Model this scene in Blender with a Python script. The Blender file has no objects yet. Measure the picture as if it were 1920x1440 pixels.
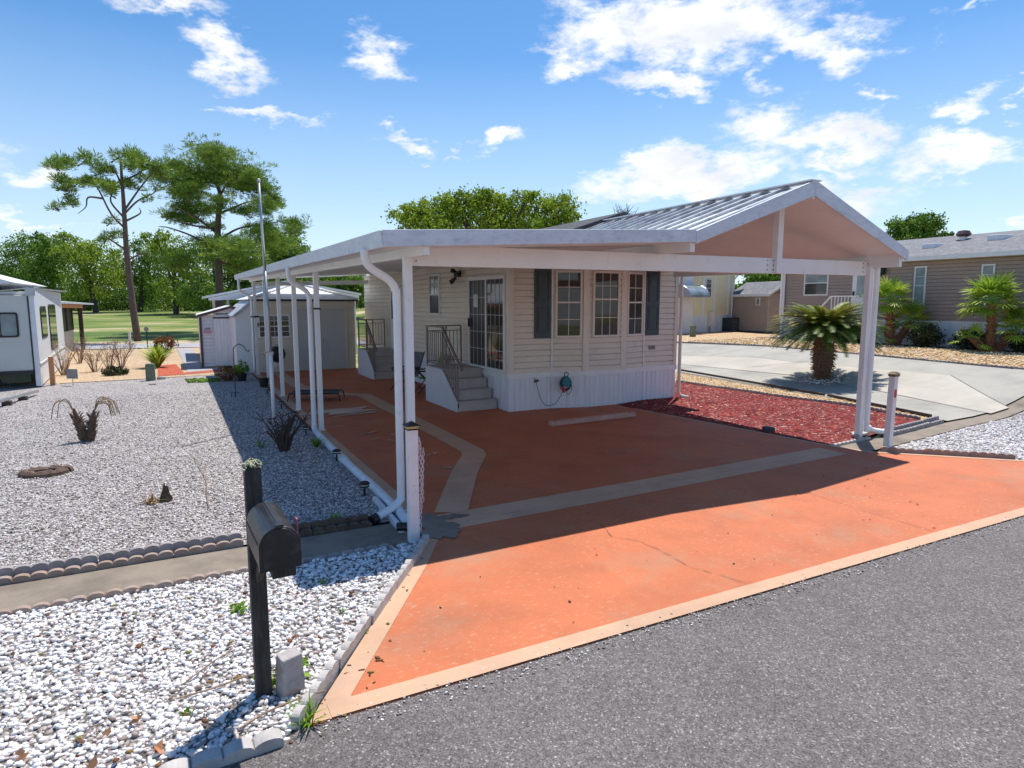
import bpy, math, random
import numpy as np
from mathutils import Vector, Matrix

SC = bpy.context.scene
COL = SC.collection
R = math.radians
rng = np.random.default_rng(7)
random.seed(7)

# ------------------------------------------------------------------ camera
PITCH = math.atan(152 / 1200.)
TH = R(27.4)
CAM = np.array([-6.352, -12.382, 2.4])
cd = bpy.data.cameras.new('camera'); cam = bpy.data.objects.new('camera', cd); COL.objects.link(cam)
cam.location = CAM; cam.rotation_euler = (R(90) - PITCH, 0, -TH)
cd.sensor_width = 36; cd.lens = 1200 / 1920 * 36; cd.clip_start = .05; cd.clip_end = 3000
SC.camera = cam

# ------------------------------------------------------------------ light
SUN = Vector((.33, .28, 1)).normalized()
ELEV = math.asin(SUN.z); AZ = math.atan2(SUN.x, SUN.y)
sd = bpy.data.lights.new('sun', 'SUN'); sd.energy = 5.0; sd.angle = R(.5); sd.color = (1, .95, .885)
so = bpy.data.objects.new('sun', sd); COL.objects.link(so)
so.rotation_euler = SUN.to_track_quat('Z', 'Y').to_euler()
so.location = (0, 0, 60)
SC.view_settings.view_transform = 'Standard'; SC.view_settings.look = 'None'
SC.view_settings.exposure = .20; SC.view_settings.gamma = 1
SC.render.engine = 'CYCLES'
SC.cycles.max_bounces = 7; SC.cycles.diffuse_bounces = 4; SC.cycles.transparent_max_bounces = 12

def ray(x, y):
    a = x - 960; b = 720 - y
    w = (a, 1200 * math.cos(PITCH) + b * math.sin(PITCH), b * math.cos(PITCH) - 1200 * math.sin(PITCH))
    c, s = math.cos(TH), math.sin(TH)
    return np.array([w[0] * c + w[1] * s, -w[0] * s + w[1] * c, w[2]])

def sm(t):
    t = np.clip(t, 0, 1); return t * t * (3 - 2 * t)
def zt(u, v):
    return .75 * sm((u - 8.4) / 6.) + 1.3 * sm((v - 38) / 50.)
def at(x, y, z=0.):
    r = ray(x, y); return CAM + r * ((z - CAM[2]) / r[2])
def att(x, y):
    z = 0.
    for i in range(12):
        P = at(x, y, z); z = .5 * z + .5 * float(zt(P[0], P[1]))
    return np.array([P[0], P[1], float(zt(P[0], P[1]))])
def attw(x, y, u=18.15):
    P = att(x, y)
    if P[0] > u:
        k = (u - CAM[0]) / (P[0] - CAM[0]); q = CAM[:2] + (P[:2] - CAM[:2]) * k; P = np.array([q[0], q[1], float(zt(q[0], q[1]))])
    return P
def pv(x, y, v):
    r = ray(x, y); return CAM + r * ((v - CAM[1]) / r[1])
def pu(x, y, u):
    r = ray(x, y); return CAM + r * ((u - CAM[0]) / r[0])

# ------------------------------------------------------------------ node helpers
def N(nt, t, **k):
    n = nt.nodes.new(t)
    for a, b in k.items():
        if a[0] == '_': setattr(n, a[1:], b)
        else: n.inputs[a.replace('_', ' ')].default_value = b
    return n
def LK(nt, a, b): nt.links.new(a, b)
def ramp(nt, fac, stops, interp='LINEAR'):
    n = nt.nodes.new('ShaderNodeValToRGB'); n.color_ramp.interpolation = interp
    e = n.color_ramp.elements
    while len(e) < len(stops): e.new(.5)
    for i, (p, c) in enumerate(stops):
        e[i].position = p; e[i].color = (*c, 1) if len(c) == 3 else c
    LK(nt, fac, n.inputs[0]); return n.outputs[0]
def mixc(nt, fac, a, b, mode='MIX'):
    n = nt.nodes.new('ShaderNodeMix'); n.data_type = 'RGBA'; n.blend_type = mode
    for s, x in ((0, fac), (6, a), (7, b)):
        if hasattr(x, 'links'): LK(nt, x, n.inputs[s])
        elif s == 0: n.inputs[0].default_value = x
        else: n.inputs[s].default_value = (*x, 1)
    return n.outputs[2]
def noise(nt, vec, scale, detail=4, rough=.6):
    n = N(nt, 'ShaderNodeTexNoise', Scale=scale, Detail=detail, Roughness=rough); LK(nt, vec, n.inputs['Vector']); return n.outputs[0]
def rng_(nt, x, a, b, c=0., d=1.):
    n = N(nt, 'ShaderNodeMapRange'); n.inputs[1].default_value = a; n.inputs[2].default_value = b; n.inputs[3].default_value = c; n.inputs[4].default_value = d
    LK(nt, x, n.inputs[0]); return n.outputs[0]
def bump(nt, h, strength, dist=.01):
    n = N(nt, 'ShaderNodeBump', Strength=strength, Distance=dist); LK(nt, h, n.inputs['Height']); return n.outputs[0]
def newmat(name):
    m = bpy.data.materials.new(name); m.use_nodes = True
    return m, m.node_tree, m.node_tree.nodes['Principled BSDF']

def mat(name, col, rough=.6, var=.12, vs=3., bs=0., bst=.2, metal=0., dirt=None, ds=1.5, dth=(.5, .75), coord='Object', spec=.5, stretch=None):
    m, nt, p = newmat(name)
    tc = N(nt, 'ShaderNodeTexCoord').outputs[coord]
    if stretch:
        mp = N(nt, 'ShaderNodeMapping', Scale=stretch); LK(nt, tc, mp.inputs[0]); tc = mp.outputs[0]
    n = noise(nt, tc, vs)
    c = ramp(nt, n, [(.3, tuple(x * (1 - var) for x in col)), (.7, tuple(min(1, x * (1 + var)) for x in col))])
    if dirt:
        d = rng_(nt, noise(nt, tc, ds, 6, .7), dth[0], dth[1], 0, 1)
        c = mixc(nt, d, c, dirt)
    LK(nt, c, p.inputs['Base Color']); p.inputs['Roughness'].default_value = rough; p.inputs['Metallic'].default_value = metal
    p.inputs['Specular IOR Level'].default_value = spec
    if bs: LK(nt, bump(nt, noise(nt, tc, bs, 3), bst), p.inputs['Normal'])
    return m

M = {}
M['white'] = mat('white_aluminium', (.80, .80, .80), .45, .04, 2, dirt=(.55, .55, .53), ds=5, dth=(.6, .85))
M['white2'] = mat('white_vinyl', (.78, .78, .78), .5, .04, 6)
M['post'] = mat('marker_white', (.76, .74, .74), .55, .06, 8, dirt=(.5, .48, .42), ds=9, dth=(.58, .72))
M['soffit'] = mat('cream_soffit', (.80, .81, .80), .55, .05, 2)
M['fascia'] = mat('weathered_fascia', (.66, .68, .72), .5, .08, 3, dirt=(.40, .41, .43), ds=9, dth=(.50, .80), stretch=(1, 1, 2.2))
M['metalroof'] = mat('metal_roof', (.50, .51, .53), .4, .2, 5, dirt=(.2, .2, .21), ds=4, dth=(.5, .7))
M['siding'] = mat('cream_siding', (.74, .66, .55), .55, .05, 1.2, dirt=(.55, .47, .38), ds=3, dth=(.55, .8))
M['trim'] = mat('cream_trim', (.75, .68, .59), .5, .04, 3)
M['skirt'] = mat('white_skirting', (.74, .76, .80), .45, .05, 3, stretch=(6, 6, .4), dirt=(.55, .56, .6), ds=2, dth=(.5, .8))
M['shutter'] = mat('dark_teal_shutter', (.045, .068, .075), .5, .1, 5)
M['step'] = mat('beige_steps', (.46, .42, .39), .7, .1, 5, bs=60, bst=.1)
M['steppanel'] = mat('grey_white_panel', (.62, .62, .64), .6, .05, 3)
M['rail'] = mat('brown_rail', (.20, .16, .15), .45, .1, 9)
M['black'] = mat('black_plastic', (.012, .012, .013), .45, .2, 9)
M['mailbox'] = mat('black_mailbox', (.016, .016, .017), .38, .3, 12, dirt=(.07, .065, .06), ds=10, dth=(.5, .8))
M['wood'] = mat('weathered_wood', (.040, .035, .031), .85, .4, 14, bs=50, bst=.6, dirt=(.10, .09, .075), ds=8, dth=(.5, .75), stretch=(3, 3, .5))
M['lichen'] = mat('lichen', (.42, .43, .28), .9, .4, 40, bs=80, bst=.8)
M['concblock'] = mat('concrete_block', (.42, .38, .36), .9, .18, 12, bs=70, bst=.7, dirt=(.30, .21, .14), ds=5, dth=(.48, .62))
M['edger'] = mat('edger_concrete', (.30, .27, .26), .9, .25, 6, bs=60, bst=.6)
M['edgerred'] = mat('edger_red', (.33, .24, .19), .9, .2, 6, bs=60, bst=.6, dirt=(.32, .28, .25), ds=3)
M['edgerlight'] = mat('edger_light', (.44, .41, .38), .9, .2, 6, bs=60, bst=.6)
M['pipe'] = mat('white_pipe', (.72, .74, .76), .45, .05, 6, dirt=(.45, .45, .43), ds=7, dth=(.55, .8))
M['steel'] = mat('galvanised_pole', (.42, .44, .46), .35, .1, 6, metal=.6)
M['green_box'] = mat('green_utility', (.16, .19, .13), .6, .1, 5)
M['tanshed'] = mat('tan_siding', (.42, .33, .27), .6, .05, 2)
M['taupe'] = mat('taupe_siding', (.34, .265, .225), .6, .05, 2)
M['yellow'] = mat('yellow_siding', (.88, .76, .46), .6, .05, 2)
M['shingle'] = mat('grey_shingle', (.17, .17, .18), .9, .35, 8, bs=25, bst=.5, dirt=(.28, .28, .28), ds=2)
M['shingledark'] = mat('dark_shingle', (.06, .06, .065), .9, .35, 8, bs=25, bst=.5)
M['shedwhite'] = mat('shed_white', (.74, .74, .75), .55, .05, 3)
M['sheddoor'] = mat('shed_door', (.50, .52, .53), .6, .04, 2)
M['brown'] = mat('brown_trim', (.09, .045, .045), .5, .1, 5)
M['rv'] = mat('rv_cream', (.56, .58, .54), .4, .04, 2)
M['rvwhite'] = mat('rv_white', (.72, .75, .78), .35, .04, 2)
M['red'] = mat('red_plastic', (.55, .015, .03), .35, .1, 5)
M['teal'] = mat('teal_plastic', (.012, .16, .20), .4, .2, 5)
M['hose'] = mat('dark_green_cord', (.012, .05, .045), .5, .1, 5)
M['green_cloth'] = mat('green_cloth', (.10, .32, .07), .8, .1, 5)
M['grey_cloth'] = mat('grey_cloth', (.13, .13, .15), .85, .1, 5)
M['darkcloth'] = mat('slate_cloth', (.06, .065, .08), .85, .15, 5)
M['timber'] = mat('dark_timber', (.05, .035, .03), .7, .2, 8)
M['orangewood'] = mat('orange_wood', (.50, .23, .11), .7, .12, 8)
M['stopper'] = mat('parking_block', (.52, .30, .24), .8, .12, 8, bs=40, bst=.3)
M['pink'] = mat('faded_flag', (.50, .12, .16), .5, .2, 9)
M['bronze'] = mat('bronze_cap', (.16, .11, .06), .5, .2, 9)
M['gold'] = mat('gold_band', (.60, .42, .16), .45, .1, 9)
M['chain'] = mat('pink_white_chain', (.66, .56, .56), .5, .15, 30)
M['bark'] = mat('pine_bark', (.13, .085, .07), .95, .35, 6, bs=14, bst=.9, stretch=(2, 2, .6))
M['bark2'] = mat('oak_bark', (.075, .062, .052), .95, .3, 5, bs=14, bst=.8)
M['deadleaf'] = mat('dead_leaf', (.25, .15, .07), .9, .3, 12)
M['brownbark'] = mat('fibrous_trunk', (.13, .085, .055), .95, .45, 20, bs=40, bst=1.)
M['palmtrunk'] = mat('red_palm_trunk', (.22, .10, .06), .95, .4, 20, bs=40, bst=1.)
M['twig'] = mat('bare_twig', (.075, .052, .045), .9, .3, 12)
M['twigtan'] = mat('dry_twig', (.28, .19, .13), .9, .3, 12)
M['acgrey'] = mat('ac_black', (.03, .035, .035), .6, .3, 20)
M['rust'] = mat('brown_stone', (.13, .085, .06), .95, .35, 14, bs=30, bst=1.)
M['sign'] = mat('sign_white', (.75, .74, .78), .5, .03, 5)
M['signred'] = mat('sign_red', (.62, .10, .16), .5, .1, 9)
M['ink'] = mat('ink', (.03, .03, .045), .6, .1, 9)
M['paper'] = mat('paper', (.6, .6, .58), .8, .1, 15)
M['bulb'] = mat('lamp_glass', (.30, .30, .28), .1, .1, 9)
M['tan_wood'] = mat('sandstone', (.36, .25, .16), .9, .2, 6, bs=30, bst=.5)

def glassmat(name, col, rough=.03):
    m, nt, p = newmat(name)
    tc = N(nt, 'ShaderNodeTexCoord').outputs['Object']
    c = ramp(nt, noise(nt, tc, 1.3, 3), [(.3, tuple(x * .6 for x in col)), (.7, tuple(x * 1.5 for x in col))])
    LK(nt, c, p.inputs['Base Color']); p.inputs['Roughness'].default_value = rough
    p.inputs['Specular IOR Level'].default_value = .5; p.inputs['IOR'].default_value = 1.5
    
    LK(nt, bump(nt, noise(nt, tc, 2.2, 2), .04, .02), p.inputs['Normal'])
    return m
M['glass'] = glassmat('window_glass', (.05, .048, .04))
M['screen'] = glassmat('screened_glass', (.018, .018, .022), .35)
M['glassgreen'] = glassmat('green_curtain_glass', (.075, .10, .04), .12)
M['glasspale'] = glassmat('pale_blind_glass', (.22, .27, .28), .12)

# ---- ground materials
def ground_mat(name, build):
    m, nt, p = newmat(name); tc = N(nt, 'ShaderNodeTexCoord').outputs['Object']; build(nt, p, tc); return m
def b_asphalt(nt, p, tc):
    v = N(nt, 'ShaderNodeTexVoronoi', Scale=105.); LK(nt, tc, v.inputs['Vector'])
    c = ramp(nt, v.outputs['Color'], [(.12, (.085, .074, .070)), (.45, (.150, .132, .126)), (.8, (.215, .190, .180)), (.96, (.46, .42, .39))])
    big = rng_(nt, noise(nt, tc, .5, 7, .65), .3, .75, .76, 1.16)
    fine = rng_(nt, noise(nt, tc, 30, 4), .3, .7, .75, 1.2)
    mm = N(nt, 'ShaderNodeMath', _operation='MULTIPLY'); LK(nt, big, mm.inputs[0]); LK(nt, fine, mm.inputs[1])
    cc = mixc(nt, 1., c, (1, 1, 1), 'MULTIPLY'); 
    vm = N(nt, 'ShaderNodeVectorMath', _operation='SCALE'); LK(nt, cc, vm.inputs[0]); LK(nt, mm.outputs[0], vm.inputs['Scale'])
    LK(nt, vm.outputs[0], p.inputs['Base Color']); p.inputs['Roughness'].default_value = .85
    LK(nt, bump(nt, v.outputs['Distance'], .9, .006), p.inputs['Normal'])
M['asphalt'] = ground_mat('asphalt', b_asphalt)
def painted(base, worn, grey):
    def f(nt, p, tc):
        n1 = noise(nt, tc, .9, 6, .65)
        c = ramp(nt, n1, [(.3, tuple(x * .86 for x in base)), (.7, tuple(x * 1.1 for x in base))])
        # leaf-like pale flecks
        mp = N(nt, 'ShaderNodeMapping', Scale=(5, 9, 1)); LK(nt, tc, mp.inputs[0])
        fl = noise(nt, mp.outputs[0], 3.2, 5, .75)
        patch = rng_(nt, noise(nt, tc, .5, 2), .4, .65, .35, 1)
        f1 = rng_(nt, fl, .56, .66, 0, .8)
        mm = N(nt, 'ShaderNodeMath', _operation='MULTIPLY'); LK(nt, f1, mm.inputs[0]); LK(nt, patch, mm.inputs[1])
        c = mixc(nt, mm.outputs[0], c, worn)
        g = rng_(nt, noise(nt, tc, .8, 7, .72), .52, .70, 0, .6)
        c = mixc(nt, g, c, grey)
        c = mixc(nt, rng_(nt, noise(nt, tc, 1.4, 8, .6), .50, .78, 0, .42), c, tuple(x * .45 for x in base))
        v = N(nt, 'ShaderNodeTexVoronoi', Scale=2.9); LK(nt, tc, v.inputs['Vector'])
        sp = rng_(nt, v.outputs['Distance'], .018, .026, 1, 0)
        c = mixc(nt, sp, c, (.05, .03, .02))
        LK(nt, c, p.inputs['Base Color']); p.inputs['Roughness'].default_value = .75
        LK(nt, bump(nt, noise(nt, tc, 90, 4), .25, .004), p.inputs['Normal'])
    return f
M['orange'] = ground_mat('terracotta_paint', painted((.51, .140, .051), (.60, .33, .19), (.37, .22, .13)))
M['band'] = ground_mat('peach_paint', painted((.56, .345, .215), (.62, .46, .33), (.40, .29, .21)))
M['worn'] = ground_mat('worn_concrete', painted((.62, .46, .34), (.7, .6, .5), (.5, .38, .3)))
def conc(base, dark, sc=.7):
    def f(nt, p, tc):
        c = ramp(nt, noise(nt, tc, sc, 7, .68), [(.3, dark), (.55, base), (.75, tuple(min(1, x * 1.12) for x in base))])
        c = mixc(nt, rng_(nt, noise(nt, tc, 45, 3), .55, .8, 0, .35), c, dark)
        LK(nt, c, p.inputs['Base Color']); p.inputs['Roughness'].default_value = .85
        LK(nt, bump(nt, noise(nt, tc, 60, 4), .3, .004), p.inputs['Normal'])
    return f
M['concrete'] = ground_mat('driveway_concrete', conc((.37, .35, .30), (.26, .245, .215)))
M['concwarm'] = ground_mat('pale_concrete', conc((.47, .43, .36), (.37, .34, .285)))
M['gutter'] = ground_mat('gutter_concrete', conc((.25, .205, .155), (.13, .105, .08), 1.6))
M['road'] = ground_mat('old_road', conc((.36, .36, .37), (.26, .26, .27)))
def stonesheet(sc, cols, dark=(.1, .1, .11), bst=1., gap=.5):
    def f(nt, p, tc):
        wp = N(nt, 'ShaderNodeVectorMath', _operation='ADD')
        nn = N(nt, 'ShaderNodeTexNoise', Scale=sc * .9, Detail=2.); LK(nt, tc, nn.inputs['Vector'])
        sc_ = N(nt, 'ShaderNodeVectorMath', _operation='SCALE'); sc_.inputs['Scale'].default_value = .5 / sc; LK(nt, nn.outputs['Color'], sc_.inputs[0])
        LK(nt, tc, wp.inputs[0]); LK(nt, sc_.outputs[0], wp.inputs[1])
        mp = N(nt, 'ShaderNodeMapping', Scale=(1, 1, 1)); LK(nt, wp.outputs[0], mp.inputs[0])
        v = N(nt, 'ShaderNodeTexVoronoi', Scale=sc); LK(nt, mp.outputs[0], v.inputs['Vector'])
        sp = N(nt, 'ShaderNodeSeparateColor'); LK(nt, v.outputs['Color'], sp.inputs[0])
        c = ramp(nt, sp.outputs[0], cols)
        big = rng_(nt, noise(nt, tc, .55, 4), .35, .7, 0, .3)
        c = mixc(nt, big, c, dark)
        e = rng_(nt, v.outputs['Distance'], gap * .85, gap * 1.35, 0, .85)
        c = mixc(nt, e, c, dark)
        LK(nt, c, p.inputs['Base Color']); p.inputs['Roughness'].default_value = .85
        inv = N(nt, 'ShaderNodeMath', _operation='SUBTRACT'); inv.inputs[0].default_value = 1; LK(nt, v.outputs['Distance'], inv.inputs[1])
        LK(nt, bump(nt, inv.outputs[0], bst, .6 / sc), p.inputs['Normal'])
    return f
M['gravelgrey'] = ground_mat('grey_white_gravel', stonesheet(42, [(.1, (.21, .175, .155)), (.4, (.42, .37, .34)), (.7, (.62, .565, .53)), (.95, (.82, .77, .73))]))
M['gravelwhite'] = ground_mat('white_gravel_base', stonesheet(28, [(.1, (.20, .17, .15)), (.5, (.42, .38, .35)), (.95, (.7, .68, .66))], (.06, .045, .035)))
M['graveltan'] = ground_mat('tan_gravel', stonesheet(22, [(.1, (.46, .27, .11)), (.4, (.66, .44, .20)), (.7, (.76, .58, .34)), (.95, (.85, .76, .60))], (.26, .15, .07)))
M['sandtan'] = ground_mat('tan_sand', stonesheet(20, [(.1, (.48, .33, .19)), (.5, (.62, .45, .28)), (.95, (.74, .60, .42))], (.34, .23, .13)))
M['darkmulch'] = ground_mat('dark_mulch', stonesheet(25, [(.1, (.07, .05, .045)), (.5, (.13, .10, .095)), (.95, (.30, .26, .25))], (.04, .03, .03)))
M['mulch'] = ground_mat('red_mulch', stonesheet(30, [(.1, (.12, .010, .012)), (.5, (.30, .022, .018)), (.85, (.42, .045, .03)), (.97, (.6, .40, .30))], (.05, .008, .008)))
M['redmulch2'] = ground_mat('orange_mulch', stonesheet(30, [(.1, (.40, .06, .02)), (.5, (.60, .11, .04)), (.95, (.70, .2, .1))], (.3, .05, .02)))
def b_grass(nt, p, tc):
    mp = N(nt, 'ShaderNodeMapping', Scale=(.35, 1., 1), Rotation=(0, 0, R(28))); LK(nt, tc, mp.inputs[0])
    n1 = noise(nt, mp.outputs[0], .22, 7, .6)
    c = ramp(nt, n1, [(.36, (.075, .14, .022)), (.5, (.14, .20, .03)), (.57, (.26, .25, .08)), (.66, (.48, .40, .27))])
    n2 = rng_(nt, noise(nt, tc, 5, 5, .8), .3, .7, .75, 1.2)
    vm = N(nt, 'ShaderNodeVectorMath', _operation='SCALE'); LK(nt, c, vm.inputs[0]); LK(nt, n2, vm.inputs['Scale'])
    LK(nt, vm.outputs[0], p.inputs['Base Color']); p.inputs['Roughness'].default_value = .95
    LK(nt, bump(nt, noise(nt, tc, 25, 4), .6, .05), p.inputs['Normal'])
M['grass'] = ground_mat('field_grass', b_grass)
def b_verge(nt, p, tc):
    c = ramp(nt, noise(nt, tc, 1.2, 7, .7), [(.38, (.13, .17, .04)), (.5, (.42, .32, .2)), (.62, (.56, .44, .32))])
    LK(nt, c, p.inputs['Base Color']); p.inputs['Roughness'].default_value = .95
M['verge'] = ground_mat('sandy_verge', b_verge)

def tintmat(name, cols, rough=.8, trans=0., attr='tint', spec=.3):
    m, nt, p = newmat(name)
    a = N(nt, 'ShaderNodeAttribute'); a.attribute_name = attr
    c = ramp(nt, a.outputs['Fac'], cols)
    LK(nt, c, p.inputs['Base Color']); p.inputs['Roughness'].default_value = rough; p.inputs['Specular IOR Level'].default_value = spec
    if trans:
        t = N(nt, 'ShaderNodeBsdfTranslucent'); LK(nt, c, t.inputs[0])
        mx = N(nt, 'ShaderNodeMixShader'); mx.inputs[0].default_value = trans
        LK(nt, p.outputs[0], mx.inputs[1]); LK(nt, t.outputs[0], mx.inputs[2])
        LK(nt, mx.outputs[0], nt.nodes['Material Output'].inputs[0])
    return m
M['pebblewhite'] = tintmat('white_pebbles', [(0, (.26, .20, .17)), (.1, (.46, .38, .34)), (.2, (.62, .56, .52)), (.4, (.76, .72, .69)), (.7, (.84, .82, .80)), (1, (.88, .87, .85))])
M['pebblegrey'] = tintmat('grey_pebbles', [(0, (.13, .105, .09)), (.25, (.34, .29, .26)), (.6, (.57, .515, .48)), (1, (.86, .81, .77))])
M['chip'] = tintmat('red_chips', [(0, (.12, .010, .012)), (.5, (.34, .022, .018)), (.85, (.48, .05, .035)), (.93, (.58, .34, .24)), (1, (.74, .58, .48))])
M['pebbletan'] = tintmat('tan_pebbles', [(0, (.48, .27, .10)), (.5, (.70, .48, .23)), (1, (.86, .76, .58))])
M['oak'] = tintmat('oak_leaves', [(0, (.045, .095, .014)), (.5, (.12, .23, .026)), (1, (.34, .48, .06))], .65, .3)
M['oaklight'] = tintmat('light_oak_leaves', [(0, (.10, .18, .018)), (.5, (.27, .38, .03)), (1, (.50, .56, .07))], .65, .32)
M['needle'] = tintmat('pine_needles', [(0, (.05, .11, .022)), (.5, (.17, .28, .034)), (1, (.40, .48, .07))], .6, .25)
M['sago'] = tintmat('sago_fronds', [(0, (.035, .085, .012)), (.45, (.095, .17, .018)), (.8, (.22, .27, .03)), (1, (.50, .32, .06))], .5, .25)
M['fan'] = tintmat('fan_palm_leaves', [(0, (.10, .20, .02)), (.5, (.32, .46, .04)), (1, (.62, .68, .12))], .5, .3)
M['weed'] = tintmat('weed_leaves', [(0, (.10, .22, .015)), (1, (.26, .42, .03))], .6, .3)
M['shrubl'] = tintmat('shrub_leaves', [(0, (.020, .035, .012)), (.6, (.05, .075, .025)), (.9, (.14, .07, .05)), (1, (.20, .2, .06))], .6, .2)

# ------------------------------------------------------------------ world
W = bpy.data.worlds.new('World'); SC.world = W; W.use_nodes = True
nt = W.node_tree; bg = nt.nodes['Background']
sky = N(nt, 'ShaderNodeTexSky'); sky.sky_type = 'NISHITA'; sky.sun_disc = False
sky.sun_elevation = ELEV; sky.sun_rotation = AZ; sky.air_density = 1.0; sky.dust_density = .25; sky.ozone_density = 2.2; sky.altitude = 0
tcw = N(nt, 'ShaderNodeTexCoord').outputs['Generated']
hs = N(nt, 'ShaderNodeHueSaturation', Saturation=1.28, Value=1.32); LK(nt, sky.outputs[0], hs.inputs['Color'])
def fb(scale, detail, rough, w=0):
    mp = N(nt, 'ShaderNodeMapping', Scale=(1, 1, 2.2), Location=(w, w * 1.7, 0)); LK(nt, tcw, mp.inputs[0])
    n = N(nt, 'ShaderNodeTexNoise', Scale=scale, Detail=detail, Roughness=rough); LK(nt, mp.outputs[0], n.inputs['Vector']); return n
nw = fb(9, 5, .62)
sub = N(nt, 'ShaderNodeVectorMath', _operation='SUBTRACT'); LK(nt, nw.outputs['Color'], sub.inputs[0]); sub.inputs[1].default_value = (.5, .5, .5)
scl = N(nt, 'ShaderNodeVectorMath', _operation='SCALE'); LK(nt, sub.outputs[0], scl.inputs[0]); scl.inputs['Scale'].default_value = .16
wd = N(nt, 'ShaderNodeVectorMath', _operation='ADD'); LK(nt, tcw, wd.inputs[0]); LK(nt, scl.outputs[0], wd.inputs[1])
CLOUDS = [(335,2,110,24,0,.8),(415,95,82,40,25,1),(705,105,50,46,20,.8),(515,225,105,17,2,.8),(400,213,20,9,0,.5),(770,262,46,20,0,.9),(858,272,24,12,0,.5),(938,270,40,22,0,1),
 (55,325,62,30,0,1),(65,412,110,14,0,.9),(1130,55,110,62,0,1),(1310,50,230,88,0,1.3),(1065,108,62,24,0,.8),(1240,158,118,28,3,1.1),(1500,62,125,48,10,1.1),(1600,92,46,34,0,.8),
 (1430,238,90,42,0,1),(1560,262,140,42,8,1.1),(1300,318,240,46,-2,1.3),(1640,182,30,16,0,.8),(1805,195,52,34,0,1.1),(1800,300,115,40,0,1.1),(1430,150,28,13,0,.5),(1905,215,24,14,0,.8),
 (1820,22,60,14,-15,.5),(1600,370,130,30,0,.7),(1850,425,130,18,0,.8),(1270,352,160,20,0,.8),(1915,150,20,14,0,.8),(1580,310,60,20,0,.8),(-180,250,160,50,0,1),(2100,330,120,60,0,1)]
fld = None
for (x, y, a, b, rot, w) in CLOUDS:
    d = Vector(ray(x, y)).normalized()
    rt = d.cross(Vector((0, 0, 1))).normalized(); up = rt.cross(d).normalized()
    ra = R(-rot); r2 = rt * math.cos(ra) + up * math.sin(ra); u2 = up * math.cos(ra) - rt * math.sin(ra)
    mtx = Matrix((r2, u2, -d)).transposed()
    k = 1.03 / math.hypot(1200, math.hypot(x - 960, y - 720))
    mp = N(nt, 'ShaderNodeMapping', _vector_type='TEXTURE', Location=d, Rotation=mtx.to_euler(), Scale=(a * k, b * k, 1.)); LK(nt, wd.outputs[0], mp.inputs[0])
    ln = N(nt, 'ShaderNodeVectorMath', _operation='LENGTH'); LK(nt, mp.outputs[0], ln.inputs[0])
    ma = N(nt, 'ShaderNodeMath', _operation='MULTIPLY_ADD'); LK(nt, ln.outputs['Value'], ma.inputs[0]); ma.inputs[1].default_value = -w; ma.inputs[2].default_value = w
    if fld is None: fld = ma.outputs[0]
    else:
        mx = N(nt, 'ShaderNodeMath', _operation='MAXIMUM'); LK(nt, fld, mx.inputs[0]); LK(nt, ma.outputs[0], mx.inputs[1]); fld = mx.outputs[0]
det = fb(22, 8, .68, 3.1).outputs[0]
dm = N(nt, 'ShaderNodeMath', _operation='MULTIPLY_ADD'); LK(nt, det, dm.inputs[0]); dm.inputs[1].default_value = 1.7; dm.inputs[2].default_value = -.92
ad = N(nt, 'ShaderNodeMath', _operation='ADD'); LK(nt, fld, ad.inputs[0]); LK(nt, dm.outputs[0], ad.inputs[1])
mask = rng_(nt, ad.outputs[0], -.18, .78, 0, 1)
nm = nt.nodes[-1]; nm.interpolation_type = 'SMOOTHSTEP'
shade = rng_(nt, fb(11, 4, .6, 8.).outputs[0], .35, .62, 0, 1)
ccol = mixc(nt, shade, (7.6, 7.9, 8.5), (9.8, 9.9, 10.))
sx = N(nt, 'ShaderNodeSeparateXYZ'); LK(nt, tcw, sx.inputs[0])
haze = rng_(nt, sx.outputs[2], -.02, .34, .78, 0)
skc = mixc(nt, haze, hs.outputs[0], (6.6, 8.0, 10.))
skf = mixc(nt, mask, skc, ccol)
LK(nt, skf, bg.inputs[0]); bg.inputs[1].default_value = .10
W.cycles.sampling_method = 'MANUAL'; W.cycles.sample_map_resolution = 512

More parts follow.
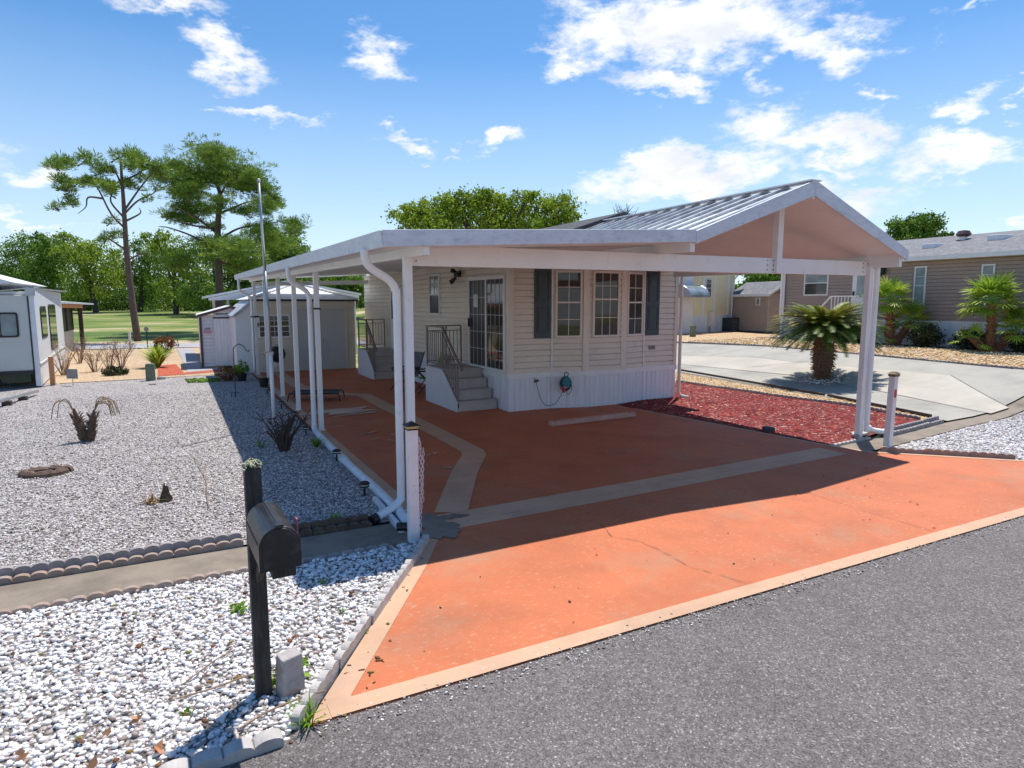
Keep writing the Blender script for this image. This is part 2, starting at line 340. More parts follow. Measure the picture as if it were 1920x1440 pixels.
# ------------------------------------------------------------------ geometry helpers
class MB:
    def __init__(s, O=(0, 0, 0), a=(1, 0), n=None):
        s.v = []; s.f = []; s.O = np.array(O, float) if len(O) == 3 else np.array([*O, 0.])
        a = np.array(a[:2], float); a /= np.linalg.norm(a); s.a = np.array([a[0], a[1], 0])
        s.n = np.array([-a[1], a[0], 0]) if n is None else np.array([n[0], n[1], 0])
    def T(s, p): return tuple(s.O + s.a * p[0] + s.n * p[1] + np.array([0, 0, p[2]]))
    def add(s, vs, fs):
        k = len(s.v); s.v += [s.T(p) for p in vs]; s.f += [tuple(i + k for i in f) for f in fs]; return s
    def box(s, x0, x1, y0, y1, z0, z1):
        vs = [(x, y, z) for z in (z0, z1) for y in (y0, y1) for x in (x0, x1)]
        return s.add(vs, [(0, 2, 3, 1), (4, 5, 7, 6), (0, 1, 5, 4), (2, 6, 7, 3), (0, 4, 6, 2), (1, 3, 7, 5)])
    def bar(s, p, q, w, h, up=(0, 0, 1)):
        p = Vector(p); q = Vector(q); d = (q - p).normalized(); u = Vector(up)
        r = d.cross(u)
        if r.length < 1e-4: r = d.cross(Vector((1, 0, 0)))
        r.normalize(); u = r.cross(d).normalized(); vs = []
        for c in (p, q):
            for (i, j) in ((-1, -1), (1, -1), (1, 1), (-1, 1)): vs.append(c + r * i * w / 2 + u * j * h / 2)
        return s.add(vs, [(0, 1, 2, 3), (7, 6, 5, 4), (0, 4, 5, 1), (1, 5, 6, 2), (2, 6, 7, 3), (3, 7, 4, 0)])
    def tube(s, pts, r, n=8, cap=True):
        pts = [Vector(p) for p in pts]; m = len(pts); rs = r if isinstance(r, (list, tuple)) else [r] * m
        vs = []; fs = []; ref = None
        for i, p in enumerate(pts):
            d = (pts[min(i + 1, m - 1)] - pts[max(i - 1, 0)]).normalized()
            if ref is None: ref = d.orthogonal().normalized()
            ref = (ref - d * ref.dot(d))
            ref = ref.normalized() if ref.length > 1e-5 else d.orthogonal().normalized()
            b = d.cross(ref)
            for k in range(n):
                t = 2 * math.pi * k / n; vs.append(p + (ref * math.cos(t) + b * math.sin(t)) * rs[i])
        for i in range(m - 1):
            for k in range(n):
                fs.append((i * n + k, i * n + (k + 1) % n, (i + 1) * n + (k + 1) % n, (i + 1) * n + k))
        if cap: fs += [tuple(range(n - 1, -1, -1)), tuple(range((m - 1) * n, m * n))]
        return s.add(vs, fs)
    def lathe(s, prof, c=(0, 0, 0), n=16):
        vs = []; fs = []
        for (r, z) in prof:
            for k in range(n):
                t = 2 * math.pi * k / n; vs.append((c[0] + r * math.cos(t), c[1] + r * math.sin(t), c[2] + z))
        for i in range(len(prof) - 1):
            for k in range(n): fs.append((i * n + k, i * n + (k + 1) % n, (i + 1) * n + (k + 1) % n, (i + 1) * n + k))
        fs += [tuple(range(n - 1, -1, -1)), tuple(range((len(prof) - 1) * n, len(prof) * n))]
        return s.add(vs, fs)
    def prism(s, pts, vec):
        n = len(pts); v2 = [(p[0] + vec[0], p[1] + vec[1], p[2] + vec[2]) for p in pts]
        return s.add(list(pts) + v2, [tuple(range(n - 1, -1, -1)), tuple(range(n, 2 * n))] + [(i, (i + 1) % n, n + (i + 1) % n, n + i) for i in range(n)])
    def poly(s, pts): return s.add(pts, [tuple(range(len(pts)))])
    def build(s, name, m, parent=None, smooth=False, bev=0, loc=None):
        o0 = np.array(parent.location) if parent is not None else (np.array(loc, float) if loc is not None else np.zeros(3))
        if parent is not None and parent.parent is not None: o0 = o0 + np.array(parent.parent.location)
        me = bpy.data.meshes.new(name)
        if len(s.v): me.from_pydata((np.array(s.v) - o0).tolist(), [], s.f)
        me.materials.append(m if not isinstance(m, str) else M[m])
        bmfix(me)
        if smooth:
            me.shade_smooth()
        o = bpy.data.objects.new(name, me); COL.objects.link(o)
        if parent is not None: o.parent = parent
        else: o.location = o0
        if bev:
            b = o.modifiers.new('bevel', 'BEVEL'); b.width = bev; b.segments = 2; b.limit_method = 'ANGLE'
        return o
import bmesh
def bmfix(me):
    b = bmesh.new(); b.from_mesh(me); bmesh.ops.recalc_face_normals(b, faces=b.faces); b.to_mesh(me); b.free()

def tag(o, label, cat, group=None, kind=None):
    if label: o['label'] = label
    if cat: o['category'] = cat
    if group: o['group'] = group
    if kind: o['kind'] = kind
    return o
def thing(name, loc, label, cat, group=None):
    e = bpy.data.objects.new(name, None); COL.objects.link(e); e.location = loc; e.empty_display_size = .1
    return tag(e, label, cat, group)
def copy_tree(o, parent=None, loc=None, rz=None, label=None, scale=None):
    kids = list(o.children); c = o.copy(); COL.objects.link(c)
    if parent is not None: c.parent = parent
    if loc is not None: c.location = loc
    if rz is not None: c.rotation_euler = (0, 0, rz)
    if scale: c.scale = (scale,) * 3 if not isinstance(scale, tuple) else scale
    if label: c['label'] = label
    for k in kids: copy_tree(k, c)
    return c
def struct(o): o['kind'] = 'structure'; return o

def sheet(name, poly, z, m, cut=None, kind='structure'):
    """ground sheet following the terrain"""
    b = bmesh.new(); vs = [b.verts.new((p[0], p[1], 0)) for p in poly]; b.faces.new(vs)
    if max(p[0] for p in poly) > 8.4:
        for u in np.arange(8.4, 15, .6):
            bmesh.ops.bisect_plane(b, geom=b.verts[:] + b.edges[:] + b.faces[:], plane_co=(u, 0, 0), plane_no=(1, 0, 0))
    if max(p[1] for p in poly) > 38:
        for v in np.arange(38, 90, 4):
            bmesh.ops.bisect_plane(b, geom=b.verts[:] + b.edges[:] + b.faces[:], plane_co=(0, v, 0), plane_no=(0, 1, 0))
    for v in b.verts: v.co.z = float(zt(v.co.x, v.co.y)) + z
    bmesh.ops.triangulate(b, faces=b.faces)
    bmesh.ops.recalc_face_normals(b, faces=b.faces)
    me = bpy.data.meshes.new(name); b.to_mesh(me); b.free()
    for f in me.polygons:
        if f.normal.z < 0: f.flip()
    me.materials.append(M[m]); o = bpy.data.objects.new(name, me); COL.objects.link(o)
    if kind: o['kind'] = kind
    return o

def inpoly(P, poly):
    x, y = P[:, 0], P[:, 1]; r = np.zeros(len(P), bool); n = len(poly)
    for i in range(n):
        x1, y1 = poly[i][:2]; x2, y2 = poly[(i + 1) % n][:2]
        c = ((y1 > y) != (y2 > y)) & (x < (x2 - x1) * (y - y1) / (y2 - y1 + 1e-12) + x1); r ^= c
    return r
def mesh_np(name, V, F, m, parent=None, tint=None, smooth=False, loc=None):
    """V (n,3), F (m,k) all same size"""
    if parent is not None:
        off = np.array(parent.location)
        if parent.parent is not None: off = off + np.array(parent.parent.location)
    else: off = np.array(loc if loc is not None else (0, 0, 0), float)
    V = V - off
    me = bpy.data.meshes.new(name); k = F.shape[1]
    me.vertices.add(len(V)); me.vertices.foreach_set('co', V.astype(np.float32).ravel())
    me.loops.add(F.size); me.loops.foreach_set('vertex_index', F.astype(np.int32).ravel())
    me.polygons.add(len(F)); me.polygons.foreach_set('loop_start', np.arange(0, F.size, k, dtype=np.int32))
    try: me.polygons.foreach_set('loop_total', np.full(len(F), k, np.int32))
    except Exception: pass
    me.update(calc_edges=True)
    if tint is not None:
        a = me.attributes.new('tint', 'FLOAT', 'POINT'); a.data.foreach_set('value', tint.astype(np.float32))
    if smooth: me.shade_smooth()
    me.materials.append(M[m] if isinstance(m, str) else m)
    o = bpy.data.objects.new(name, me); COL.objects.link(o)
    if parent is not None: o.parent = parent
    else: o.location = off
    return o
def ico(sub):
    b = bmesh.new(); bmesh.ops.create_icosphere(b, subdivisions=sub, radius=1)
    V = np.array([v.co[:] for v in b.verts]); F = np.array([[v.index for v in f.verts] for f in b.faces]); b.free(); return V, F
def rotmats(n, full=True):
    q = rng.normal(size=(n, 4)); q /= np.linalg.norm(q, axis=1)[:, None]
    w, x, y, z = q.T
    return np.stack([1 - 2 * (y * y + z * z), 2 * (x * y - z * w), 2 * (x * z + y * w), 2 * (x * y + z * w), 1 - 2 * (x * x + z * z), 2 * (y * z - x * w),
                     2 * (x * z - y * w), 2 * (y * z + x * w), 1 - 2 * (x * x + y * y)], 1).reshape(n, 3, 3)
def rotz(t):
    c, s = np.cos(t), np.sin(t); o = np.zeros_like(c); e = o + 1
    return np.stack([c, -s, o, s, c, o, o, o, e], 1).reshape(-1, 3, 3)
def stones(name, poly, n, s0, s1, z, m, sub=1, label=None, cat='gravel', dens=None, flat=.6, shape=(1, .72), tp=1., chip=False, holes=()):
    P = np.array(poly)[:, :2]; lo, hi = P.min(0), P.max(0)
    Q = rng.uniform(lo, hi, (int(n * 3), 2)); Q = Q[inpoly(Q, poly)]
    if dens is not None: Q = Q[rng.uniform(size=len(Q)) < dens(Q)]
    Q = Q[:n]; k = len(Q)
    if chip:
        V0 = np.array([(x, y, zz) for zz in (-1, 1) for y in (-1, 1) for x in (-1, 1)], float); F0 = np.array([(0, 2, 3, 1), (4, 5, 7, 6), (0, 1, 5, 4), (2, 6, 7, 3), (0, 4, 6, 2), (1, 3, 7, 5)])
    else: V0, F0 = ico(sub)
    sz = rng.uniform(0, 1, k) ** 1.6 * (s1 - s0) + s0
    ax = np.stack([sz * rng.uniform(.85, 1.3, k) * shape[0], sz * rng.uniform(.7, 1.1, k) * shape[1], sz * rng.uniform(.8, 1.1, k) * flat], 1)
    V = V0[None] * ax[:, None, :] * .5
    if not chip: V = V * (1 + rng.uniform(-.16, .16, (k, len(V0), 1)))
    tilt = rotmats(k); 
    Rz = rotz(rng.uniform(0, 6.28, k))
    ex, ey = rng.normal(0, .35, k), rng.normal(0, .35, k)
    cx, sx = np.cos(ex), np.sin(ex); o = np.zeros(k); e = o + 1
    Rx = np.stack([e, o, o, o, cx, -sx, o, sx, cx], 1).reshape(-1, 3, 3)
    V = np.einsum('nij,nvj->nvi', Rz @ Rx, V)
    zz = zt(Q[:, 0], Q[:, 1]) + z + sz * flat * rng.uniform(.1, .75, k)
    V += np.concatenate([Q, zz[:, None]], 1)[:, None, :]
    F = F0[None] + (np.arange(k) * len(V0))[:, None, None]
    t = np.repeat(rng.uniform(0, 1, k) ** tp, len(V0))
    ob = mesh_np(name, V.reshape(-1, 3), F.reshape(-1, F0.shape[1]), m, tint=t, smooth=not chip)
    ob['kind'] = 'stuff'
    if label: tag(ob, label, cat)
    return ob

# foliage: quads scattered round clump centres -------------------------------------------
def leafquads(C, size, dirs=None, aspect=.6, droop=0.):
    k = len(C); Rm = rotmats(k)
    sz = size * rng.uniform(.6, 1.4, k)
    q = np.array([(-1, 0, 0), (0, -aspect, .12), (1, 0, 0), (0, aspect, .12)], float)
    V = np.einsum('nij,vj->nvi', Rm, q) * sz[:, None, None] * .5 + C[:, None, :]
    F = (np.arange(k) * 4)[:, None] + np.arange(4)[None]
    return V.reshape(-1, 3), F
def crown(name, blobs, nclump, nleaf, size, m, parent, clump=.28, shell=.55, flat=.8, tip=None):
    """blobs: list of (centre, (rx,ry,rz))"""
    Cs = []; T = []
    vol = np.array([b[1][0] * b[1][1] * b[1][2] for b in blobs]) ** .67; vol = vol / vol.sum()
    for (c, r), w in zip(blobs, vol):
        nc = max(3, int(nclump * w))
        d = rng.normal(size=(nc, 3)); d /= np.linalg.norm(d, axis=1)[:, None]
        rad = rng.uniform(shell, 1., nc) ** .7
        cc = np.array(c) + d * rad[:, None] * np.array(r)
        rm = (r[0] * r[1] * r[2]) ** (1 / 3)
        for j in range(nc):
            cs = clump * rm * rng.uniform(.6, 1.5)
            n = int(nleaf * rng.uniform(.5, 1.4))
            e = rng.normal(size=(n, 3)) * .55; e[:, 2] *= flat
            Cs.append(cc[j] + e * cs); T.append(np.clip(rng.normal(.45 + .25 * d[j][2] * 0 + rng.uniform(-.25, .25), .16, n), 0, 1))
    C = np.concatenate(Cs); t = np.concatenate(T)
    V, F = leafquads(C, size)
    return mesh_np(name, V, F, m, parent, tint=np.repeat(t, 4))
def needles(name, centers, rad, m, parent, nb=26, ln=.34, w=.035):
    """pine tufts: thin blades radiating from each centre"""
    Vs = []; Ts = []
    for c, rr in zip(centers, rad):
        k = nb
        d = rng.normal(size=(k, 3)); d[:, 2] = np.abs(d[:, 2]) * .8 + d[:, 2] * .25; d /= np.linalg.norm(d, axis=1)[:, None]
        s = np.cross(d, rng.normal(size=(k, 3))); s /= np.linalg.norm(s, axis=1)[:, None]
        b = np.array(c) + d * rr * .15; L = ln * rr * rng.uniform(.6, 1.2, k)[:, None]
        q = np.stack([b - s * w * .5, b + d * L * .6 - s * w, b + d * L, b + d * L * .6 + s * w], 1)
        Vs.append(q.reshape(-1, 3)); Ts.append(np.repeat(np.clip(rng.normal(rng.uniform(.25, .75), .15, k), 0, 1), 4))
    V = np.concatenate(Vs); F = np.arange(len(V)).reshape(-1, 4)
    return mesh_np(name, V, F, m, parent, tint=np.concatenate(Ts))

# ------------------------------------------------------------------ SETTING: ground sheets
def grid_ground():
    us = np.concatenate([np.linspace(-400, -30, 12), np.linspace(-20, 8, 8), np.linspace(8.6, 15, 12), np.linspace(20, 60, 6), np.linspace(100, 500, 6)])
    vs = np.concatenate([np.linspace(-60, 30, 8), np.linspace(38, 90, 14), np.linspace(120, 900, 8)])
    U, V = np.meshgrid(us, vs, indexing='ij'); Z = zt(U, V) - .06
    P = np.stack([U, V, Z], 2).reshape(-1, 3); nu, nv = len(us), len(vs)
    i = np.arange(nu - 1)[:, None] * nv + np.arange(nv - 1)[None]; i = i.ravel()
    F = np.stack([i, i + nv, i + nv + 1, i + 1], 1)
    return struct(mesh_np('ground', P, F, 'grass', smooth=True))
grid_ground()
sheet('road', [(-60, -30), (60, -30), (60, -8.84), (6.32, -8.85), (-5.85, -8.88), (-60, -8.95)], .0175, 'asphalt')
SL = [(-4.2, 11.1), (-4.2, -5.7), (-4.22, -6.37), (-4.6, -6.98), (-5.84, -8.87), (6.35, -8.84), (4.95, -7.52), (3.42, -6.05), (3.27, -5.5), (2.74, -.95), (2.7, .3), (.4, .5), (.4, 11.1)]
drv = MB(); drv.prism([(p[0], p[1], -.10) for p in SL], (0, 0, .12)); struct(drv.build('driveway', 'orange', bev=.008))
def strip(name, pts, w, z, m, closed=False):
    """flat painted band along a polyline, w = (left,right)"""
    p = [np.array(q[:2], float) for q in pts]; n = len(p); L_ = []; R_ = []
    for i in range(n):
        d0 = p[i] - p[i - 1] if i else p[1] - p[0]; d1 = p[i + 1] - p[i] if i < n - 1 else p[-1] - p[-2]
        d0 = d0 / np.linalg.norm(d0); d1 = d1 / np.linalg.norm(d1); nn = np.array([-(d0 + d1)[1], (d0 + d1)[0]]); nn /= np.linalg.norm(nn)
        k = 1 / max(.5, nn @ np.array([-d0[1], d0[0]])); L_.append(p[i] + nn * w[0] * k); R_.append(p[i] - nn * w[1] * k)
    b = MB()
    for i in range(n - 1):
        b.poly([(*R_[i], z), (*R_[i + 1], z), (*L_[i + 1], z), (*L_[i], z)])
    return b.build(name, m)
def band(pts, w, z=.0220): return struct(strip('painted_band', pts, w, z, 'band'))
band([(-3.93, -6.04), (-3.3, -6.02), (-1.2, -5.95), (2.95, -5.75)], (.25, .25))
band([(-3.72, -5.78), (-2.87, -4.2), (-2.34, -3.35), (-2.25, -3.07), (-2.2, .4), (-2.2, 4.05), (-2.95, 4.85), (-3.4, 6.5), (-3.42, 11)], (.19, .19), .0250)
band([(-4.20, -6.3), (-4.6, -6.98), (-5.745, -8.72)], (.15, 0), .0235)
struct(MB().poly([(-5.835, -8.865, .0238), (-5.55, -8.862, .0238), (-5.55, -8.70, .0238), (-5.73, -8.70, .0238)]).build('painted_band', 'band'))
band([(-5.70, -8.865), (6.3, -8.84)], (.15, 0), .0265)
band([(6.33, -8.83), (4.95, -7.52), (3.42, -6.05), (3.27, -5.5), (2.74, -.95)], (.085, 0), .0245)
band([(-4.19, -5.7), (-4.19, 11)], (0, .17), .0235)
def blobpoly(c, rx, ry, n=34, j=.3, rot=0.):
    ph = rng.uniform(0, 6.28, 4); P = []
    for i in range(n):
        t = 6.283 * i / n; r = 1 + j * (math.sin(2 * t + ph[0]) * .4 + math.sin(3 * t + ph[1]) * .4 + math.sin(5 * t + ph[2]) * .35 + math.sin(9 * t + ph[3]) * .25 + math.sin(14 * t + ph[0]) * .15)
        x, y = rx * r * math.cos(t), ry * r * math.sin(t); P.append((c[0] + x * math.cos(rot) - y * math.sin(rot), c[1] + x * math.sin(rot) + y * math.cos(rot)))
    return P
def patch(c, rx, ry, z, m, j=.3, rot=0.):
    b = MB(); b.poly([(x, y, z) for x, y in blobpoly(c, rx, ry, j=j, rot=rot)]); return struct(b.build('bare_patch', m))
patch((-3.30, 1.75), .75, .33, .033, 'worn', .5, .15)
patch((-2.95, 1.25), .38, .10, .034, 'worn', .8, .3)
patch((-4.02, -6.15), .22, .36, .028, 'gutter', .35)
patch((-3.78, -5.92), .16, .09, .0285, 'gutter', .4)
for c, rx, ry, r_ in (((-3.35, -.9), .16, .05, .4), ((-3.0, -1.25), .07, .045, 0), ((-3.45, -1.5), .13, .03, .3), ((-3.2, -1.7), .10, .03, -.9), ((-3.08, -2.1), .16, .025, -1.0), ((-3.7, 0.), .08, .03, .2), ((-2.9, -3.0), .1, .04, .5), ((-3.3, -3.6), .07, .04, 0), ((-3.0, -3.9), .06, .05, 0)):
    patch(c, rx, ry, .032, 'band', .9, r_)
def crack(pts, w, z):
    P = []
    for i in range(len(pts) - 1):
        a, b_ = np.array(pts[i]), np.array(pts[i + 1]); n = int(np.linalg.norm(b_ - a) / .09) + 1
        for k in range(n): P.append(a + (b_ - a) * k / n + rng.normal(0, .012, 2))
    P.append(np.array(pts[-1])); b = MB()
    for i in range(len(P) - 1):
        d = P[i + 1] - P[i]; nn = np.array([-d[1], d[0]]) / np.linalg.norm(d); w0 = w * .55 * rng.uniform(.1, 1.3)
        b.poly([(*(P[i] - nn * w0), z), (*(P[i + 1] - nn * w0 * .9), z), (*(P[i + 1] + nn * w0 * .9), z), (*(P[i] + nn * w0), z)])
    return struct(b.build('crack', 'rust'))
crack([at(1125, 985)[:2], at(1148, 1010)[:2], at(1205, 1020)[:2], at(1300, 1070)[:2], at(1400, 1098)[:2]], .006, .030)
crack([at(1505, 925)[:2], at(1600, 955)[:2], at(1700, 985)[:2], at(1765, 1005)[:2]], .005, .030)
crack([at(860, 985)[:2], at(1200, 918)[:2], at(1560, 850)[:2]], .004, .030)
# gutters / valley kerb
sheet('gutter', [(-30, -6.40), (-4.2, -6.40), (-4.2, -5.76), (-30, -5.80)], .004, 'gutter')
sheet('gutter', [(3.3, -6.02), (4.38, -5.92), (7.46, -5.52), (9.9, -5.34), (24, -4.4), (24, -4.0), (9.0, -5.02), (7.35, -5.12), (3.3, -5.45)], .004, 'gutter')
# neighbour driveway
sheet('driveway', [(8.9, 16), (8.76, 4.41), (8.16, -1.69), (8.21, -2.43), (7.44, -4.75), (7.36, -5.1), (9.02, -5.0), (24, -4.0), (13.0, -3.6), (13.35, .73), (13.6, 4.7), (12.9, 9.2), (12.9, 18)], .03, 'concrete')
sheet('driveway_panel', [att(1270, 668)[:2], att(1420, 672)[:2], att(1500, 682)[:2], att(1640, 694)[:2], att(1782, 706)[:2], att(1892, 767)[:2], att(1858, 778)[:2], att(1660, 738)[:2], att(1480, 705)[:2], att(1270, 684)[:2]], .036, 'concwarm')
def joint(l, z=.044, w=.018):
    P = [att(*p) for p in l]; b = MB()
    for i in range(len(P) - 1):
        d = P[i + 1] - P[i]; nn = np.array([-d[1], d[0], 0]) / np.linalg.norm(d[:2]) * w / 2; k = np.array([0, 0, z]); n = 6
        for j in range(n):
            A = P[i] + d * j / n; B = P[i] + d * (j + 1) / n; A[2] = zt(A[0], A[1]); B[2] = zt(B[0], B[1])
            b.poly([tuple(A - nn + k), tuple(B - nn + k), tuple(B + nn + k), tuple(A + nn + k)])
    return struct(b.build('joint', 'darkmulch'))
joint([(1270, 684), (1480, 705), (1660, 738), (1858, 779)]); joint([(1270, 668), (1420, 672), (1500, 682)]); joint([(1782, 706), (1892, 767)])
joint([(1410, 690), (1560, 675)]); joint([(1560, 727), (1690, 707)]); joint([(1450, 650), (1330, 668)])
# gravel beds (sheets)
YARD = [(-30, -5.72), (-4.26, -5.72), (-4.26, 11), (-5.2, 11.2), (-7.0, 10.8), (-9.6, 10.6), (-11, 13), (-30, 13)]
sheet('gravel_ground', YARD, .012, 'gravelgrey')
BED = [(-30, -6.42), (-4.25, -6.42), (-4.36, -6.6), (-4.68, -7.05), (-5.93, -8.96), (-30, -9.02)]
sheet('gravel_ground', BED, .008, 'gravelwhite')
BEDR = [(3.62, -6.08), (4.38, -5.96), (7.46, -5.56), (9.9, -5.38), (24, -4.45), (24, -8.8), (6.55, -8.8), (5.0, -7.47)]
sheet('gravel_ground', BEDR, .008, 'gravelwhite')
MUL = [(2.76, -.9), (3.29, -5.5), (3.35, -5.55), (7.0, -4.78), (7.4, -2.95), (7.12, -1.29), (6.93, 2.4), (6.9, 4), (4.2, 4), (4.2, .2), (2.76, .2)]
sheet('mulch_ground', MUL, .03, 'mulch')
TANS = [(7.02, -4.8), (7.42, -4.75), (8.2, -2.43), (8.15, -1.69), (8.75, 4.41), (8.85, 16), (4.9, 16), (4.9, 4), (6.93, 4), (6.93, 2.4), (7.12, -1.29), (7.4, -2.95)]
sheet('gravel_ground', TANS, .02, 'graveltan')
TANU = [(13.0, -14), (18.2, -14), (18.2, 9.2), (27, 9.2), (27, 22), (8.9, 22), (12.9, 18), (12.9, 9.2), (13.6, 4.7), (13.35, .73), (13.0, -3.6)]
sheet('gravel_ground', TANU, .02, 'graveltan')
sheet('mulch_ground', [(18.0, -14), (19.2, -14), (19.2, 9.4), (18.0, 9.4)], .028, 'darkmulch')
# far left lot
sheet('sand_ground', [(-9.7, 10.7), (-7.3, 10.9), (-5.0, 11.2), (-4.8, 26), (-16, 26), (-16, 13)], .016, 'sandtan')
sheet('mulch_ground', [at(296, 686)[:2], at(330, 684)[:2], at(345, 700)[:2], at(375, 694)[:2], at(420, 692)[:2], at(425, 697)[:2], at(296, 707)[:2]], .026, 'redmulch2')
sheet('walkway', [at(332, 655)[:2], at(362, 655)[:2], at(378, 692)[:2], at(415, 691)[:2], at(420, 694)[:2], at(352, 699)[:2]], .030, 'road')
sheet('verge', [(-60, 33), (20, 22), (20, 30), (-60, 44)], -.03, 'verge')
sheet('road', [at(-300, 656)[:2], at(170, 654.5)[:2], at(420, 650)[:2], at(900, 640)[:2], at(900, 634)[:2], at(420, 643)[:2], at(170, 645)[:2], at(-300, 646)[:2]], .0, 'road')

# real stones
def near(Q): 
    d = np.hypot(Q[:, 0] - CAM[0], Q[:, 1] - CAM[1]); return np.clip((7.5 / d) ** 2.2, .04, 1)
BEDV = [(-9.6, -6.44), (-4.28, -6.44), (-4.40, -6.62), (-4.72, -7.08), (-5.95, -8.93), (-9.6, -9.0)]
stones('gravel', BEDV, 23000, .015, .052, .004, 'pebblewhite', 1, 'white rounded gravel filling the front bed round the mailbox', flat=.62, tp=.8)
YV = [(-11, -5.6), (-4.4, -5.6), (-4.4, 7), (-11, 7)]
stones('gravel', YV, 62000, .016, .036, .008, 'pebblegrey', 1, 'grey and white gravel covering the side yard', dens=near, flat=.6)
stones('gravel', [(3.7, -6.12), (4.38, -6.0), (7.46, -5.6), (12, -5.3), (12, -8.7), (6.5, -8.7), (5.05, -7.5)], 12000, .03, .06, .004, 'pebblewhite', 1, 'white gravel in the corner bed beside the right driveway flare', dens=lambda Q: np.clip(1.6 - (Q[:, 0] - 3.7) / 5, .2, 1))
stones('mulch', [(2.80, -.9), (3.33, -5.4), (6.95, -4.75), (7.33, -2.95), (7.05, -1.29), (6.85, 3.8), (4.9, 3.8), (4.75, .1), (2.8, .1)], 15000, .03, .075, .026, 'chip', 1, 'red wood mulch in the bed beside the house', cat='mulch', flat=.14, shape=(1.1, .32), chip=True, tp=1.3)
stones('gravel', TANS, 9000, .03, .06, .015, 'pebbletan', 1, 'tan stones in the narrow strip beside the concrete driveway', flat=.6)
stones('gravel', [(8.2, -.9), (10.2, -1.), (10.7, -.1), (10.2, .6), (9.2, .5)], 10, .03, .05, .02, 'pebblewhite', 1, 'a few loose white stones on the concrete driveway')

# ------------------------------------------------------------------ building helpers
def siding(mb, L, z0, top, c=.131, d=.02):
    """lap siding on frame mb (x along wall, n outward = -n axis); top: function x->z or number"""
    f = top if callable(top) else (lambda x: top)
    zmax = max(f(0), f(L), f(L / 2)); k = int((zmax - z0) / c) + 1
    for i in range(k):
        a = z0 + i * c; b = a + c
        x0, x1 = 0., L
        ta, tb = f(0), f(L)
        if a >= max(ta, tb, f(L / 2)): break
        b0 = min(b, ta); b1 = min(b, tb)
        if ta > a and tb > a:
            g_ = .019 if b0 == b and b1 == b else 0.
            mb.add([(0, -d, a), (L, -d, a), (L, -.004, b1 - g_), (0, -.004, b0 - g_)], [(0, 1, 2, 3)])
            mb.add([(0, -.004, b0 - g_), (L, -.004, b1 - g_), (L, .03, b1 - g_), (0, .03, b0 - g_), (L, .03, b1), (0, .03, b0)], [(0, 1, 2, 3), (3, 2, 4, 5)])
            mb.add([(0, .03, a), (L, .03, a), (L, -d, a), (0, -d, a)], [(0, 1, 2, 3)])
        else:  # gable part: clip
            xs = [x for x in np.linspace(0, L, 60) if f(x) > a]
            if len(xs) > 1:
                x0, x1 = xs[0], xs[-1]; xs2 = [x for x in xs if f(x) >= b] or [(x0 + x1) / 2]
                mb.add([(x0, -d, a), (x1, -d, a), (xs2[-1], 0, b), (xs2[0], 0, b)], [(0, 1, 2, 3)])
                mb.add([(x0, 0, a), (x1, 0, a), (x1, -d, a), (x0, -d, a)], [(0, 1, 2, 3)])
    return mb
def ribbed(mb, L, z0, z1, step=.1, d=.014):
    x = 0.; pts = [(0, 0)]
    ph = 0
    while x < L:
        w = step * (1., .35)[ph % 2]
        x2 = min(L, x + w); y = -d if ph % 2 == 0 else 0
        pts += [(x + .008, y), (x2 - .008 if x2 - x > .02 else x2, y)]; x = x2; ph += 1
    pts.append((L, 0))
    for i in range(len(pts) - 1):
        (a, ya), (b, yb) = pts[i], pts[i + 1]
        mb.add([(a, ya, z0), (b, yb, z0), (b, yb, z1), (a, ya, z1)], [(0, 1, 2, 3)])
    return mb
def window(parent, O, a, w, h, cols=2, rows=2, split=.5, frame='trim', glass='glass', glass2=None, fw=.05, name='window', proud=.0, single=False, grid2=True):
    """O lower-left corner seen from outside, a = direction to the right seen from outside"""
    n = (-a[1], a[0])     # inward
    F = lambda: MB(O, a, n)
    m = F(); p = .035 + proud
    m.box(0, w, -p, .02, 0, fw); m.box(0, w, -p, .02, h - fw, h)
    m.box(0, fw, -p + .001, .02, fw, h - fw); m.box(w - fw, w, -p + .001, .02, fw, h - fw)
    fr = m.build(name, frame, parent)
    zs = fw + (h - 2 * fw) * split
    if not single:
        F().box(fw, w - fw, -p + .005, .01, zs - .018, zs + .018).build('sash_bar', frame, fr)
    lo = (fw, zs - .018) if not single else (fw, h - fw)
    F().box(fw, w - fw, -.014 - proud, -.008, lo[0], lo[1]).build('pane', glass2 or glass, fr)
    if not single: F().box(fw, w - fw, -.014 - proud, -.008, zs + .018, h - fw).build('pane', glass, fr)
    g = F(); q = -.019 - proud
    def grid(z0, z1, c, r):
        for i in range(1, c):
            x = fw + (w - 2 * fw) * i / c; g.box(x - .008, x + .008, q, q + .004, z0, z1)
        for j in range(1, r):
            z = z0 + (z1 - z0) * j / r; g.box(fw, w - fw, q - .002, q + .003, z - .008, z + .008)
    if cols * rows > 1:
        if not single:
            grid(zs + .018, h - fw, cols, rows)
            if grid2: grid(fw, zs - .018, cols, rows)
        else: grid(fw, h - fw, cols, rows)
        g.build('muntins', frame, fr)
    return fr

